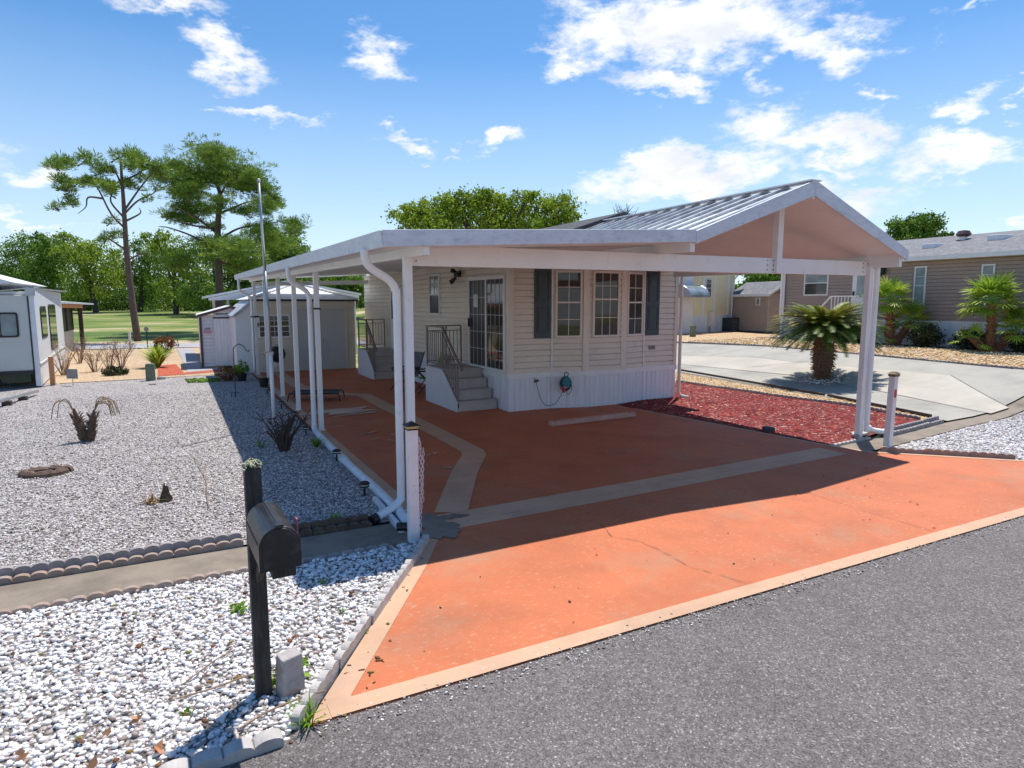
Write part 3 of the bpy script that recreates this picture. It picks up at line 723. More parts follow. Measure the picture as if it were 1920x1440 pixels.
# ------------------------------------------------------------------ HOUSE
hs_ = thing('mobile_home', (0, 0, 0), 'cream sided mobile home with teal shutters and a white ribbed skirting under the carport', 'mobile home')
HZ0, HZ1 = .845, 3.42
seg = [((0, 0), (1.05, 0)), ((1.05, 0), (1.84, -.22)), ((1.84, -.22), (2.90, -.22)), ((2.90, -.22), (3.67, 0)), ((3.67, 0), (4.70, 0))]
w1 = MB(); w1.v = []
allw = MB()
def addmb(dst, src):
    k = len(dst.v); dst.v += src.v; dst.f += [tuple(i + k for i in f) for f in src.f]
def wallseg(p, q, z0, top, fn=siding, **k):
    a = np.array(q) - np.array(p); L_ = np.linalg.norm(a); a = a / L_
    m = MB(p, a, (-a[1], a[0])); fn(m, L_, z0, top, **k); return m
for p, q in seg: addmb(allw, wallseg(p, q, HZ0, HZ1 - .05))
addmb(allw, wallseg((0, 12.1), (0, 0), HZ0, HZ1))
addmb(allw, wallseg((4.70, 0), (4.70, 12.1), HZ0, HZ1))
addmb(allw, wallseg((4.70, 12.1), (0, 12.1), HZ0, lambda x: HZ1 + .85 * (1 - abs(x - 2.35) / 2.35)))
allw.build('wall', 'siding', hs_)
sk = MB(); lg = MB()
for p, q in seg + [((0, 12.1), (0, 0)), ((4.70, 0), (4.70, 12.1))]:
    addmb(sk, wallseg(p, q, -.02, .75, ribbed))
    a = np.array(q) - np.array(p); L_ = np.linalg.norm(a)
    m = MB(p, a / L_, (-a[1] / L_, a[0] / L_)); m.box(-.02, L_ + .012, -.035, .0, .742, .852); addmb(lg, m)
sk.build('skirting', 'skirt', hs_); lg.build('ledge', 'white2', hs_)
def vtrim(p, w=.09, z0=.855, z1=3.36, d=.03, m='trim', name='corner_trim', a=(1, 0)):
    b = MB(p, a, (-a[1], a[0])); b.box(-w / 2, w / 2, -d, .01, z0, z1); return b.build(name, m, hs_)
vtrim((.045, -.002)); MB().box(-.028, .008, -.028, .11, .855, 3.38).build('corner_trim', 'trim', hs_)
vtrim((4.66, -.002)); vtrim((1.06, -.01), .035, m='white2'); vtrim((3.66, -.01), .035, m='white2')
for u in (1.84, 2.90): vtrim((u, -.222), .16, d=.02)
# bay windows
d1 = np.array([.79, -.22]); d1 /= np.linalg.norm(d1); O = np.array([1.05, 0]) + d1 * .09 + np.array([-.22, -.79]) * .012
window(hs_, (O[0], O[1], 1.62), d1, .63, 1.5, 2, 2, .53)
window(hs_, (2.00, -.235, 1.62), (1, 0), .74, 1.5, 3, 2, .58)
d3 = np.array([.77, .22]); d3 /= np.linalg.norm(d3); O = np.array([2.90, -.22]) + d3 * .09 + np.array([.22, -.77]) * .012
window(hs_, (O[0], O[1], 1.62), d3, .62, 1.5, 2, 2, .53)
def shutter(u):
    b = MB(); b.box(u, u + .41, -.045, -.012, 1.62, 3.17)
    for z0, z1 in ((1.75, 2.32), (2.44, 3.08)):
        b.box(u + .055, u + .075, -.058, -.045, z0, z1); b.box(u + .335, u + .355, -.058, -.045, z0, z1)
        b.box(u + .075, u + .335, -.058, -.045, z0, z0 + .02); b.box(u + .075, u + .335, -.058, -.045, z1 - .02, z1)
        b.box(u + .10, u + .31, -.053, -.045, z0 + .05, z1 - .05)
    return b.build('shutter', 'shutter', hs_, bev=.003)
shutter(.61); shutter(3.70)
# side wall openings (outside seen: right = -v direction)
A = (0, -1)
win = window(hs_, (-.016, 4.87, 2.07), A, .80, 1.11, 2, 2, .5, glass='glassgreen', glass2='screen', grid2=False, frame='white2')
sdm = MB((-.016, 2.09, .88), A, (1, 0))
sdm.box(0, 1.97, -.05, .02, 2.05, 2.13); sdm.box(0, 1.97, -.06, .02, 0, .05); sdm.box(0, .06, -.051, .02, .05, 2.05); sdm.box(1.91, 1.97, -.051, .02, .05, 2.05)
sdo = sdm.build('sliding_door', 'white2', hs_)
MB((-.016, 2.09, .88), A, (1, 0)).box(.06, .97, -.018, -.010, .05, 2.05).build('pane', 'screen', sdo)
MB((-.016, 2.09, .88), A, (1, 0)).box(1.03, 1.91, -.024, -.016, .05, 2.05).build('pane', 'glass', sdo)
MB((-.016, 2.09, .88), A, (1, 0)).box(.97, 1.03, -.045, .0, .05, 2.05).build('door_stile', 'white2', sdo)
g = MB((-.016, 2.09, .88), A, (1, 0))
for x0, x1 in ((.06, .97), (1.03, 1.91)):
    for i in range(1, 4): x = x0 + (x1 - x0) * i / 4; g.box(x - .006, x + .006, -.030, -.026, .05, 2.05)
    for j in range(1, 5): g.box(x0, x1, -.0315, -.0275, .05 + .4 * j - .006, .05 + .4 * j + .006)
g.build('muntins', 'paper', sdo)
MB((-.016, 2.09, .88), A, (1, 0)).box(.08, .11, -.09, -.05, .95, 1.15).build('handle', 'black', sdo)
MB((-.016, 2.09, .88), A, (1, 0)).box(.30, .56, -.034, -.032, 1.42, 1.72).build('notice', 'paper', sdo)
bd = MB((-.016, 8.62, .88), A, (1, 0)).box(0, .92, -.03, .02, 0, 2.05).build('back_door', 'white2', hs_)
MB((-.016, 8.62, .88), A, (1, 0)).box(.12, .80, -.038, -.03, 1.0, 1.9).build('pane', 'screen', bd)
MB((-.016, 8.62, .88), A, (1, 0)).box(.80, .86, -.08, -.03, .9, .96).build('handle', 'black', bd)
fl = MB(); fl.box(-.05, -.012, 2.62, 2.78, 3.05, 3.2)
for (dv, dz, L_) in ((.0, .05, .2), (.08, -.12, .17), (-.16, -.02, .2)):
    fl.tube([(-.05, 2.7, 3.12), (-.12, 2.7 + dv * .6, 3.12 + dz * .7)], .015, 6)
    fl.tube([(-.10, 2.7 + dv * .6, 3.12 + dz * .7), (-.10 - L_ * .5, 2.7 + dv * 1.5, 3.12 + dz * 1.6), (-.14 - L_ * .5, 2.7 + dv * 1.7, 3.12 + dz * 1.75)], [.035, .06, .06], 10)
fl.build('flood_light', 'black', hs_, smooth=False)
ov = MB(); ov.box(3.83, 4.02, -.03, -.012, 1.27, 1.36)
for i in range(4): ov.box(3.85 + i * .045, 3.875 + i * .045, -.036, -.03, 1.285, 1.345)
ov.build('wall_vent', 'edger', hs_)
# house roof (shingled gable)
hr = MB()
for s in (-1, 1):
    u0 = 2.35; ue = 2.35 + s * 2.62
    hr.prism([(u0, -.9, 4.36), (ue, -.9, 3.50), (ue, 12.4, 3.50), (u0, 12.4, 4.36)], (0, 0, -.07))
ro = hr.build('roof', 'shingledark', hs_)
MB().tube([(-.3, 4.9, 3.4), (-.3, 4.9, 3.95)], .03, 8).build('vent_pipe', 'black', ro)
gp = MB(); gp.tube([(4.86, -.16, 3.42), (4.83, -.12, 3.28), (4.77, -.08, 3.08), (4.77, -.08, .16), (4.80, -.13, .07), (4.95, -.24, .04)], .042, 8); gp.build('downspout', 'trim', hs_, smooth=True)

# ------------------------------------------------------------------ CARPORT
cp = thing('carport', (-4.08, -5.45, 0), 'long white aluminium carport and porch roof with a gabled front', 'carport')
def fv(u): return -6.2 + .035 * (u + 4.55)          # front edge line
def zs(u, v): return 2.95 + .056 * (u + 4.55) + .014 * (v + 6.2)   # soffit of the flat roof
UL = -4.55; UM = -.42; UP = 1.88; UR = 4.34; VB = 11.8
fr_ = MB(); T = .13
def P3(u, v, dz=0): return (u, v, zs(u, v) + dz)
fr_.prism([P3(UL + .05, fv(UL) + .05, .0), P3(UM, fv(UM) + .05, 0), P3(UM, -.02, 0), P3(-.02, -.0, 0), P3(-.02, VB - .05, 0), P3(UL + .05, VB - .05, 0)], (0, 0, .10))
rf = fr_.build('roof_panel', 'soffit', cp)
rb = MB()
for k in range(44):
    v = -6.0 + k * .405; x1 = UM if v < 0 else -.05
    rb.add([P3(UL + .06, v, .104), P3(x1, v, .104), P3(x1, v + .03, .104), P3(UL + .06, v + .03, .104), P3(UL + .06, v, .135), P3(x1, v, .135), P3(x1, v + .03, .135), P3(UL + .06, v + .03, .135)],
           [(0, 1, 2, 3), (4, 5, 6, 7), (0, 1, 5, 4), (1, 2, 6, 5), (2, 3, 7, 6), (3, 0, 4, 7)])
rb.build('roof_rib', 'metalroof', rf)
fa = MB()
fa.add([P3(UL, fv(UL), -.01), P3(UM, fv(UM), -.01), P3(UM, fv(UM), .15), P3(UL, fv(UL), .155), P3(UL, fv(UL) + .05, -.01), P3(UM, fv(UM) + .05, -.01), P3(UM, fv(UM) + .05, .15), P3(UL, fv(UL) + .05, .155)],
       [(0, 1, 2, 3), (4, 5, 6, 7), (0, 1, 5, 4), (1, 2, 6, 5), (2, 3, 7, 6), (3, 0, 4, 7)])
fa.build('front_fascia', 'fascia', cp, bev=.006)
g = MB()
g.add([P3(UL - .01, fv(UL) + .0, -.012), P3(UL - .01, VB, -.012), P3(UL - .03, VB, .15), P3(UL - .03, fv(UL), .15), P3(UL + .11, fv(UL) + .052, -.012), P3(UL + .11, VB, -.012), P3(UL + .11, VB, .13), P3(UL + .11, fv(UL) + .052, .13)],
      [(0, 1, 2, 3), (4, 5, 6, 7), (0, 1, 5, 4), (1, 2, 6, 5), (2, 3, 7, 6), (3, 0, 4, 7)])
g.build('gutter', 'fascia', cp, bev=.005)
MB().bar(P3(-4.4, VB - .03, .05), P3(-.02, VB - .03, .05), .05, .15).build('rear_fascia', 'white', cp)
# gable over the parking bay
ZE, ZP = 3.20, 4.02; SLP = (ZP - ZE) / (UP - UM)
VG = -.05
def gz(u): return ZP - SLP * abs(u - UP) + 0.
ZR = gz(UR)
pn = MB()
pn.prism([(UM - .03, fv(UM) + .05, gz(UM)), (UP, fv(UP) + .05, ZP), (UP, VG, ZP), (UM - .03, VG, gz(UM))], (0, 0, .07))
pn.prism([(UP, fv(UP) + .05, ZP), (UR, fv(UR) + .05, ZR), (UR, VG, ZR), (UP, VG, ZP)], (0, 0, .07))
gr = pn.build('gable_roof', 'soffit', cp)
tp = MB()
for s, ue in ((-1, UM - .04), (1, UR + .02)):
    tp.add([(UP, fv(UP), ZP + .075), (ue, fv(ue), gz(ue) + .075), (ue, VG, gz(ue) + .075), (UP, VG, ZP + .075)], [(0, 1, 2, 3)])
    for k in range(17):
        v = -5.85 + k * .375
        if v > VG - .05: break
        a = (UP, v, ZP + .08); b_ = (ue, v, gz(ue) + .08)
        tp.bar((UP, v, ZP + .098), (ue, v, gz(ue) + .098), .05, .035)
tp.build('roofing', 'metalroof', gr)
MB().bar((UP, fv(UP) - .01, ZP + .125), (UP, VG, ZP + .125), .22, .02).build('ridge_cap', 'white', gr)
MB().prism([(UM + .02, -.27, 3.30), (UR - .02, -.27, 3.30), (UR - .02, -.27, gz(UR) + .02), (UP, -.27, ZP), (UM + .02, -.27, gz(UM) + .02)], (0, .03, 0)).build('gable_infill', 'siding', cp)
gf = MB()
for s, ue in ((-1, UM), (1, UR)):
    h = .21; y = fv(UP); ye = fv(ue)
    A_ = [(UP, y - .004, ZP - .09), (ue, ye - .004, gz(ue) - .05), (ue, ye - .004, gz(ue) + .115), (UP, y - .004, ZP + .13)]
    gf.prism(A_, (0, .05, 0))
gf.build('gable_fascia', 'fascia', cp, bev=.005)
def beam(p, q, w, h, name='beam'): return MB().bar(p, q, w, h).build(name, 'soffit', cp, bev=.006)
beam((-4.08, fv(-4.08) + .06, 2.955), (-4.08, 11.7, 3.20), .07, .15, 'side_beam')
beam((UM, fv(UM) + .06, 3.12), (UM, -.6, 3.22), .08, .14, 'side_beam')
beam((4.24, fv(4.24) + .06, 3.10), (4.24, -.4, 3.12), .08, .22, 'side_beam')
beam((UP, fv(UP) + .02, ZP - .07), (UP, -.6, ZP - .07), .05, .12, 'ridge_beam')
MB().bar((-4.07, -5.46, 2.925), (4.20, -5.25, 2.985), .075, .235).build('front_beam', 'white', cp, bev=.006)
for u_ in (1.72, -4.00, 4.10):
    for k in range(3):
        zz_ = 2.86 + .016 * (u_ + 4) / 2 + k * .07
        for du_ in ((-.03, .10) if u_ > 0 else (.02,)): MB().box(u_ + du_ - .006, u_ + du_ + .006, -5.51 + .025 * (u_ + 4.07) - .0, -5.49 + .025 * (u_ + 4.07), zz_ - .006, zz_ + .006).build('screw', 'timber', cp)
beam((-4.08, 11.3, 3.03), (-.05, 11.3, 3.16), .06, .14, 'rear_beam')
MB().box(UP - .055, UP + .055, -5.42, -5.31, 2.86, ZP - .05).build('strut', 'white', cp, bev=.005)
PV = [-5.49, -.18, 2.40, 4.83, 7.7, 10.54]
def postmb(u, v, h):
    b = MB(); b.box(u - .045, u + .045, v - .045, v + .045, .01, h); b.box(u - .075, u + .075, v - .06, v + .06, .012, .03)
    return b
for v in PV: postmb(-4.08, v, 2.9 + .014 * (v + 5.5)).build('post', 'white', cp, bev=.006)
pr = MB(); pr.box(4.18, 4.28, -5.36, -5.26, .01, 3.02); pr.build('post', 'white', cp, bev=.006)
def spout(pts, r=.045, m='white', blk=True):
    b = MB(); b.tube(pts, r, 10); o = b.build('downspout', m, cp, smooth=True)
    if blk:
        p, q = Vector(pts[-2]), Vector(pts[-1]); d = (q - p).normalized()
        MB().tube([q - d * .015, q + d * .06], r + .012, 10).build('spout_end', 'black', o)
    return o
def curve(P, n=6):
    """Catmull-Rom through P"""
    P = [Vector(p) for p in P]; out = []
    Q = [P[0] * 2 - P[1]] + P + [P[-1] * 2 - P[-2]]
    for i in range(1, len(Q) - 2):
        for k in range(n):
            t = k / n; a, b, c, d = Q[i - 1:i + 3]
            out.append(.5 * ((2 * b) + (c - a) * t + (2 * a - 5 * b + 4 * c - d) * t * t + (3 * b - a - 3 * c + d) * t ** 3))
    return out + [P[-1]]
e = at(706, 968, .06)
def elbow(v): return [(-4.57, v - .06, 2.97 + .014 * (v + 5.5)), (-4.56, v - .055, 2.86), (-4.50, v - .04, 2.77), (-4.30, v + .0, 2.65), (-4.22, v + .02, 2.55), (-4.205, v + .025, 2.40)]
sp1 = spout(curve(elbow(-5.50) + [(-4.205, -5.475, 1.2), (-4.205, -5.475, .28), (-4.225, -5.50, .17), (-4.33, -5.56, .11), (-4.56, -5.68, .06)]))
rg = MB()
for i, p in enumerate(curve(elbow(-5.50), 7)):
    pass
spout(curve(elbow(-.18) + [(-4.205, -.155, 1.2), (-4.205, -.155, .20), (-4.22, -.22, .08), (-4.225, -.40, .06)]), blk=False)
spout(curve(elbow(10.3) + [(-4.205, 10.33, 1.2), (-4.205, 10.33, .1)]), .04, blk=False)
spout(curve([(4.33, -5.38, 3.0), (4.33, -5.38, 2.7), (4.33, -5.38, .36), (4.38, -5.39, .22), (4.62, -5.33, .13), (4.85, -5.43, .09)]), .05)
MB().box(-4.14, -4.02, -.235, -.125, 2.28, 2.31).build('strap', 'black', cp)
MB().tube([(-4.23, 10.28, 1.95), (-3.98, 10.6, 1.95)], .03, 6).build('bracket', 'black', cp)

dp = thing('drain_pipe', (-4.27, -3, 0), 'white plastic drain pipe lying along the edge of the porch slab', 'drain pipe')
dpb = MB(); dpb.tube([(-4.235, -.42, .06), (-4.25, -1.4, .05), (-4.255, -2.7, .045), (-4.26, -3.6, .05), (-4.245, -4.6, .05), (-4.26, -5.6, .05), (-4.30, -6.05, .05)], .056, 10); dpb.build('pipe', 'pipe', dp, smooth=True)
for cA, cB in (((-4.254, -2.62, .045), (-4.257, -2.86, .045)), ((-4.25, -5.3, .05), (-4.255, -5.5, .05))): MB().tube([cA, cB], .066, 10).build('coupling', 'pipe', dp, smooth=True)
tag(MB().bar((-4.36, -4.9, .03), (-4.40, -6.1, .03), .05, .07).build('edge_board', 'pipe', loc=(-4.38, -5.5, 0)), 'weathered white board lying beside the drain pipe by the front corner post', 'board')

# ------------------------------------------------------------------ STEPS
def make_steps():
    t = thing('steps', (-.54, .5, 0), 'beige four step stair with brown railing below the sliding glass door', 'steps', 'beige stair units beside the mobile home')
    u0, u1 = -1.05, -.06; v0 = .50; run = .27; rz = .217
    for k in range(4):
        b = MB(); b.box(u0 + .03, u1, v0 + k * run, v0 + (k + 1) * run if k < 3 else 2.45, .02 if k == 0 else .02, rz * (k + 1) - .0)
        b.box(u0 + .03, u1 + .005, v0 + k * run - .02, v0 + (k + 1) * run - .021 if k < 3 else 2.45, rz * (k + 1), rz * (k + 1) + .025)
        b.build('step' if k < 3 else 'landing', 'step', t, bev=.006)
    s = MB(); s.prism([(u0, v0 - .005, .015), (u0, v0 - .005, rz + .03), (u0, v0 + 3 * run, rz * 4 - .02), (u0, v0 + 3 * run + .12, rz * 4 + .01), (u0, 2.46, rz * 4 + .01), (u0, 2.46, .015)], (.026, 0, 0))
    s.build('side_panel', 'steppanel', t)
    r = MB(); zl = rz * 4 + .03; H_ = .93
    ur = u0 + .04
    r.box(ur - .018, ur + .018, 2.40, 2.436, zl, zl + H_ + .02); r.box(ur - .018, ur + .018, 1.36, 1.396, zl, zl + H_)
    r.box(ur - .02, ur + .02, .50, .54, .1, 1.08)
    r.bar((ur, 2.46, zl + H_ + .02), (ur, 1.40, zl + H_ + .02), .045, .03); r.bar((ur, 1.40, zl + H_ + .02), (ur, .26, .96), .05, .045)
    r.bar((ur, 2.42, zl + H_ - .10), (ur, 1.38, zl + H_ - .10), .02, .02); r.bar((ur, 2.42, zl + .08), (ur, 1.38, zl + .08), .02, .02)
    r.bar((ur, 1.38, zl + H_ - .12), (ur, .52, .96), .02, .02); r.bar((ur, 1.38, zl + .0), (ur, .52, .26), .02, .02)
    n = 8
    for i in range(1, n): v = 1.38 + (2.42 - 1.38) * i / n; r.box(ur - .007, ur + .007, v - .007, v + .007, zl + .08, zl + H_ - .1)
    for i in range(1, 7):
        f = i / 7; v = 1.38 - .86 * f; r.box(ur - .007, ur + .007, v - .007, v + .007, zl + (.26 - zl) * f, zl + H_ - .12 + (.96 - zl - H_ + .12) * f)
    r.build('railing', 'rail', t)
    b = MB(); b.bar((ur, 2.42, zl + H_ + .02), (-.12, 2.42, zl + H_ + .02), .03, .03); b.bar((ur, 2.42, zl + H_ - .10), (-.12, 2.42, zl + H_ - .10), .02, .02); b.bar((ur, 2.42, zl + .1), (-.12, 2.42, zl + .1), .02, .02)
    for i in range(0, 10): u = ur + (-.12 - ur) * i / 9; w_ = .016 if i in (9, 5) else .007; b.box(u - w_, u + w_, 2.42 - w_, 2.42 + w_, zl if i in (9, 5) else zl + .1, zl + H_ + .02 if i in (9, 5) else zl + H_ - .1)
    b.build('back_railing', 'rail', t)
    return t
st1 = make_steps()
copy_tree(st1, loc=(-.54, 7.22, 0), label='rear beige stair with brown railing, farther back by the shed')

# ------------------------------------------------------------------ PORCH THINGS
# cord reel hanging on the skirting
P = pv(1061, 716, -.27)
rl = thing('cord_reel', (P[0], -.26, P[2]), 'teal cord reel with coiled dark cord hanging on the white skirting', 'cord reel')
u, z = P[0], P[2]; y = -.265
b = MB((u, y, z), (1, 0), (0, 1))
def disc(mb, cx, cz, r, y0, y1, n=20): mb.tube([(cx, y0, cz), (cx, y1, cz)], r, n)
disc(b, 0, 0, .115, -.045, -.03); disc(b, 0, 0, .115, .015, .03); disc(b, 0, 0, .05, -.055, .03); b.build('drum', 'teal', rl)
h = MB((u, y, z), (1, 0), (0, 1)); h.tube([(-.03, -.02, .08), (-.045, -.02, .15), (-.05, -.02, .20), (0, -.02, .22), (.05, -.02, .20), (.045, -.02, .15), (.03, -.02, .08)], .013, 8); h.build('handle', 'teal', rl, smooth=True)
c = MB((u, y, z), (1, 0), (0, 1))
for k in range(4):
    r0 = .12 + .012 * k; c.tube([((r0 + .01 * math.sin(a * .7 + k)) * math.cos(a), -.03 + .015 * k, (r0 + .01) * math.sin(a) - .02 - .008 * k) for a in np.linspace(0, 6.28, 26)], .008, 6)
c.tube(curve([(.0, -.05, -.12), (-.02, -.05, -.2), (.03, -.05, -.27), (.09, -.05, -.25), (.13, -.05, -.15), (.12, -.04, -.05)]), .007, 6)
c.tube(curve([(-.09, -.04, -.17), (-.13, -.03, -.27), (-.24, .0, -.45), (-.36, .03, -.51), (-.50, .07, -.49), (-.60, .12, -.30), (-.66, .18, -.0), (-.69, .215, .105)]), .007, 6)
c.build('cord', 'hose', rl, smooth=True)
pl = MB((u, y, z), (1, 0), (0, 1)); pl.box(-.12, -.07, -.06, -.02, -.20, -.10); pl.box(-.095, -.055, -.065, -.02, -.235, -.19); pl.build('plug_block', 'red', rl, bev=.006)
tag(MB().box(.62, .66, -.05, -.018, .64, .69).box(.67, .70, -.07, -.018, .655, .70).build('outlet', 'black', loc=(.65, -.03, .66)), 'small black power outlet on the white skirting left of the cord reel', 'outlet')

# parking block
a_, c_ = Vector(at(1035, 800, .02)), Vector(at(1193, 781, .02)); a_.z = c_.z = .022
d_ = (c_ - a_).normalized(); n_ = Vector((-d_.y, d_.x, 0))
pb = thing('parking_block', tuple((a_ + c_) / 2), 'low faded red concrete parking block on the dark red slab', 'parking block')
b = MB(tuple(a_), (d_.x, d_.y)); L_ = (c_ - a_).length
b.prism([(0, 0, 0), (0, .15, 0), (0, .135, .09), (0, .02, .09)], (L_, 0, 0)); b.build('block', 'stopper', pb, bev=.01)
for x in (.12, L_ - .12): MB(tuple(a_), (d_.x, d_.y)).lathe([(.001, .091), (.028, .0915), (.028, .094), (.001, .094)], (x, .078, 0), 12).build('bolt_hole', 'rust', pb)
for x in (.30, L_ - .3): MB(tuple(a_), (d_.x, d_.y)).lathe([(.001, .091), (.014, .0915), (.012, .10), (.001, .10)], (x, .078, 0), 8).build('bolt', 'steel', pb)

# dog cot
cx, cy = at(553, 752)[:2], at(636, 758)[:2]
ct = thing('pet_cot', (-3.30, 3.75, .02), 'low elevated grey pet cot with black legs on the porch slab', 'pet cot')
dA = np.array([.93, -.37]); dB = np.array([.37, .93]); C0_ = np.array([-3.42, 3.82])
def cc(i, j, z): p = C0_ + dA * i * .58 + dB * j * .33; return (p[0], p[1], z)
b = MB(); b.add([cc(-.95, -.9, .205), cc(.95, -.9, .205), cc(.95, .9, .205), cc(-.95, .9, .205), cc(0, 0, .18)], [(0, 1, 4), (1, 2, 4), (2, 3, 4), (3, 0, 4)]); b.build('fabric', 'darkcloth', ct)
f = MB()
cs = [cc(-1, -1, .21), cc(1, -1, .21), cc(1, 1, .21), cc(-1, 1, .21)]
for i in range(4): f.tube([cs[i], cs[(i + 1) % 4]], .014, 6)
f.build('frame', 'black', ct)
for i, j in ((-1, -1), (1, -1), (1, 1), (-1, 1)):
    MB().tube([cc(i, j, .21), cc(i * 1.02, j * 1.02, .18), cc(i * 1.08, j * 1.04, .022)], .014, 6).build('leg', 'black', ct)

# kettle grill
G0 = (-3.52, 10.05, .02)
gl = thing('kettle_grill', G0, 'round black kettle grill standing before the shed window', 'grill')
b = MB(G0); b.lathe([(.03, .42), (.15, .46), (.24, .55), (.27, .66), (.275, .70)], n=20); b.build('bowl', 'black', gl, smooth=True)
b = MB(G0); b.lathe([(.28, .70), (.27, .76), (.22, .86), (.12, .93), (.02, .95)], n=20); b.tube([(-.04, 0, .95), (-.04, 0, 1.0), (.04, 0, 1.0), (.04, 0, .95)], .01, 6); b.build('lid', 'black', gl, smooth=True)
for k in range(3):
    t = 1.2 + k * 2.094; MB(G0).tube([(.12 * math.cos(t), .12 * math.sin(t), .48), (.30 * math.cos(t), .30 * math.sin(t), .04)], .013, 6).build('leg', 'steel', gl)
MB(G0).lathe([(.10, .30), (.10, .40)], n=12).build('ash_can', 'paper', gl)
for k in (0, 1): t = 1.2 + k * 2.094; MB(G0).tube([(.30 * math.cos(t) - .02, .30 * math.sin(t), .07), (.30 * math.cos(t) + .02, .30 * math.sin(t), .07)], .07, 12).build('wheel', 'black', gl)

# chairs between the stairs
def chair(name, O, rz, cloth, label, cat='chair'):
    t = thing(name, O, label, cat, 'folding chairs between the two stairs')
    def B(): return MB(O, (math.cos(rz), math.sin(rz)))
    s = B(); s.add([(-.25, -.22, .42), (.25, -.22, .42), (.25, .22, .38), (-.25, .22, .38), (-.25, -.22, .435), (.25, -.22, .435), (.25, .22, .395), (-.25, .22, .395)], [(0, 1, 2, 3), (4, 5, 6, 7), (0, 1, 5, 4), (1, 2, 6, 5), (2, 3, 7, 6), (3, 0, 4, 7)]); s.build('seat', cloth, t)
    s = B(); s.bar((0, .22, .40), (0, .46, 1.02), .5, .015, (1, 0, 0)); 
    s = B(); s.add([(-.25, .21, .40), (.25, .21, .40), (.25, .44, 1.04), (-.25, .44, 1.04), (-.25, .225, .40), (.25, .225, .40), (.25, .455, 1.04), (-.25, .455, 1.04)], [(0, 1, 2, 3), (4, 5, 6, 7), (0, 1, 5, 4), (1, 2, 6, 5), (2, 3, 7, 6), (3, 0, 4, 7)]); s.build('backrest', cloth, t)
    for x in (-.27, .27):
        f = B(); f.tube([(x, -.30, .02), (x, .10, .45), (x, .22, .62)], .013, 6); f.build('leg', 'black', t)
        f = B(); f.tube([(x, .36, .02), (x, -.10, .45), (x, -.24, .60)], .013, 6); f.build('leg', 'black', t)
        f = B(); f.tube([(x, -.26, .62), (x, .28, .64)], .02, 6); f.build('armrest', 'black', t)
        f = B(); f.tube([(x, .2, .40), (x, .46, 1.06)], .013, 6); f.build('back_post', 'black', t)
    return t
chair('folding_chair', (-.62, 3.55, .02), R(-100), 'green_cloth', 'green cloth folding chair behind the front stair')
chair('folding_chair', (-.95, 4.35, .02), R(-70), 'grey_cloth', 'grey cloth folding chair with black frame beyond the green one')

# pots & plants near porch rear corner
def pot(name, O, r, h, m, label, cat, group=None):
    t = MB(O).lathe([(r * .75, 0), (r, h * .92), (r * 1.08, h * .92), (r * 1.08, h), (r * .9, h), (r * .9, h * .85), (.01, h * .85)], n=16).build(name, m, loc=O)
    return tag(t, label, cat, group)
pot('flower_pot', (-4.28, 7.1, .0), .14, .26, 'black', 'empty black plastic pot at the porch edge between two posts', 'pot')
pot('flower_pot', (-4.72, 8.9, .0), .15, .24, 'black', 'black pot holding the green plant beside the white lean-to', 'pot')
def tuft(name, O, n, L_, m, label, cat, spread=.6, w=.012, parent=None, up=.8, group=None, twist=0.):
    Vs = []
    for i in range(n):
        t = rng.uniform(0, 6.28); e = rng.uniform(.15, 1.) * spread; L0 = L_ * rng.uniform(.6, 1.15)
        d = np.array([math.cos(t) * e, math.sin(t) * e, up]); d /= np.linalg.norm(d); s = np.array([-math.sin(t), math.cos(t), 0]) * w
        p0 = np.array(O) + np.array([rng.normal(0, .02), rng.normal(0, .02), 0]); p1 = p0 + d * L0 * .55; p2 = p0 + d * L0 + np.array([math.cos(t), math.sin(t), -1.2 * e]) * L0 * .2
        Vs += [p0 - s * .5, p0 + s * .5, p1 + s, p1 - s, p1 - s, p1 + s, p2 + s * .15, p2 - s * .15]
    V = np.array(Vs); F = np.arange(len(V)).reshape(-1, 4)
    o = mesh_np(name, V, F, m, parent, tint=np.repeat(rng.uniform(0, 1, n), 8), loc=None if parent is not None else O)
    if parent is None: tag(o, label, cat, group)
    return o
def bushy(name, O, rx, rz_, n, size, m, label, cat, stems=True, group=None):
    t = thing(name, O, label, cat, group)
    crown('foliage', [((O[0], O[1], O[2] + rz_), (rx, rx, rz_))], n, 30, size, m, t, clump=.3)
    s = MB()
    for k in range(6):
        a = k * 1.05; s.tube([(O[0], O[1], O[2]), (O[0] + rx * .4 * math.cos(a), O[1] + rx * .4 * math.sin(a), O[2] + rz_ * .9)], .012, 5)
    s.build('stem', 'twig', t); return t
bushy('potted_plant', (-4.72, 8.9, .2), .2, .22, 20, .06, 'weed', 'small green leafy plant growing in the black pot', 'plant')
M['redleaf'] = tintmat('reddish_leaves', [(0, (.10, .04, .015)), (.6, (.28, .11, .04)), (1, (.20, .24, .05))], .7, .2)
bushy('flower_bush', (-5.1, 9.2, .0), .34, .22, 45, .05, 'redleaf', 'low rust red and green bush in front of the small shed', 'bush')
tag(stones('ground_weeds', [(-6.2, 9.0), (-5.4, 8.9), (-5.3, 9.8), (-6.3, 10.2)], 260, .05, .12, .02, 'weed', 1, flat=.35, chip=False), 'pale green creeping weeds on the gravel near the small shed', 'weeds')

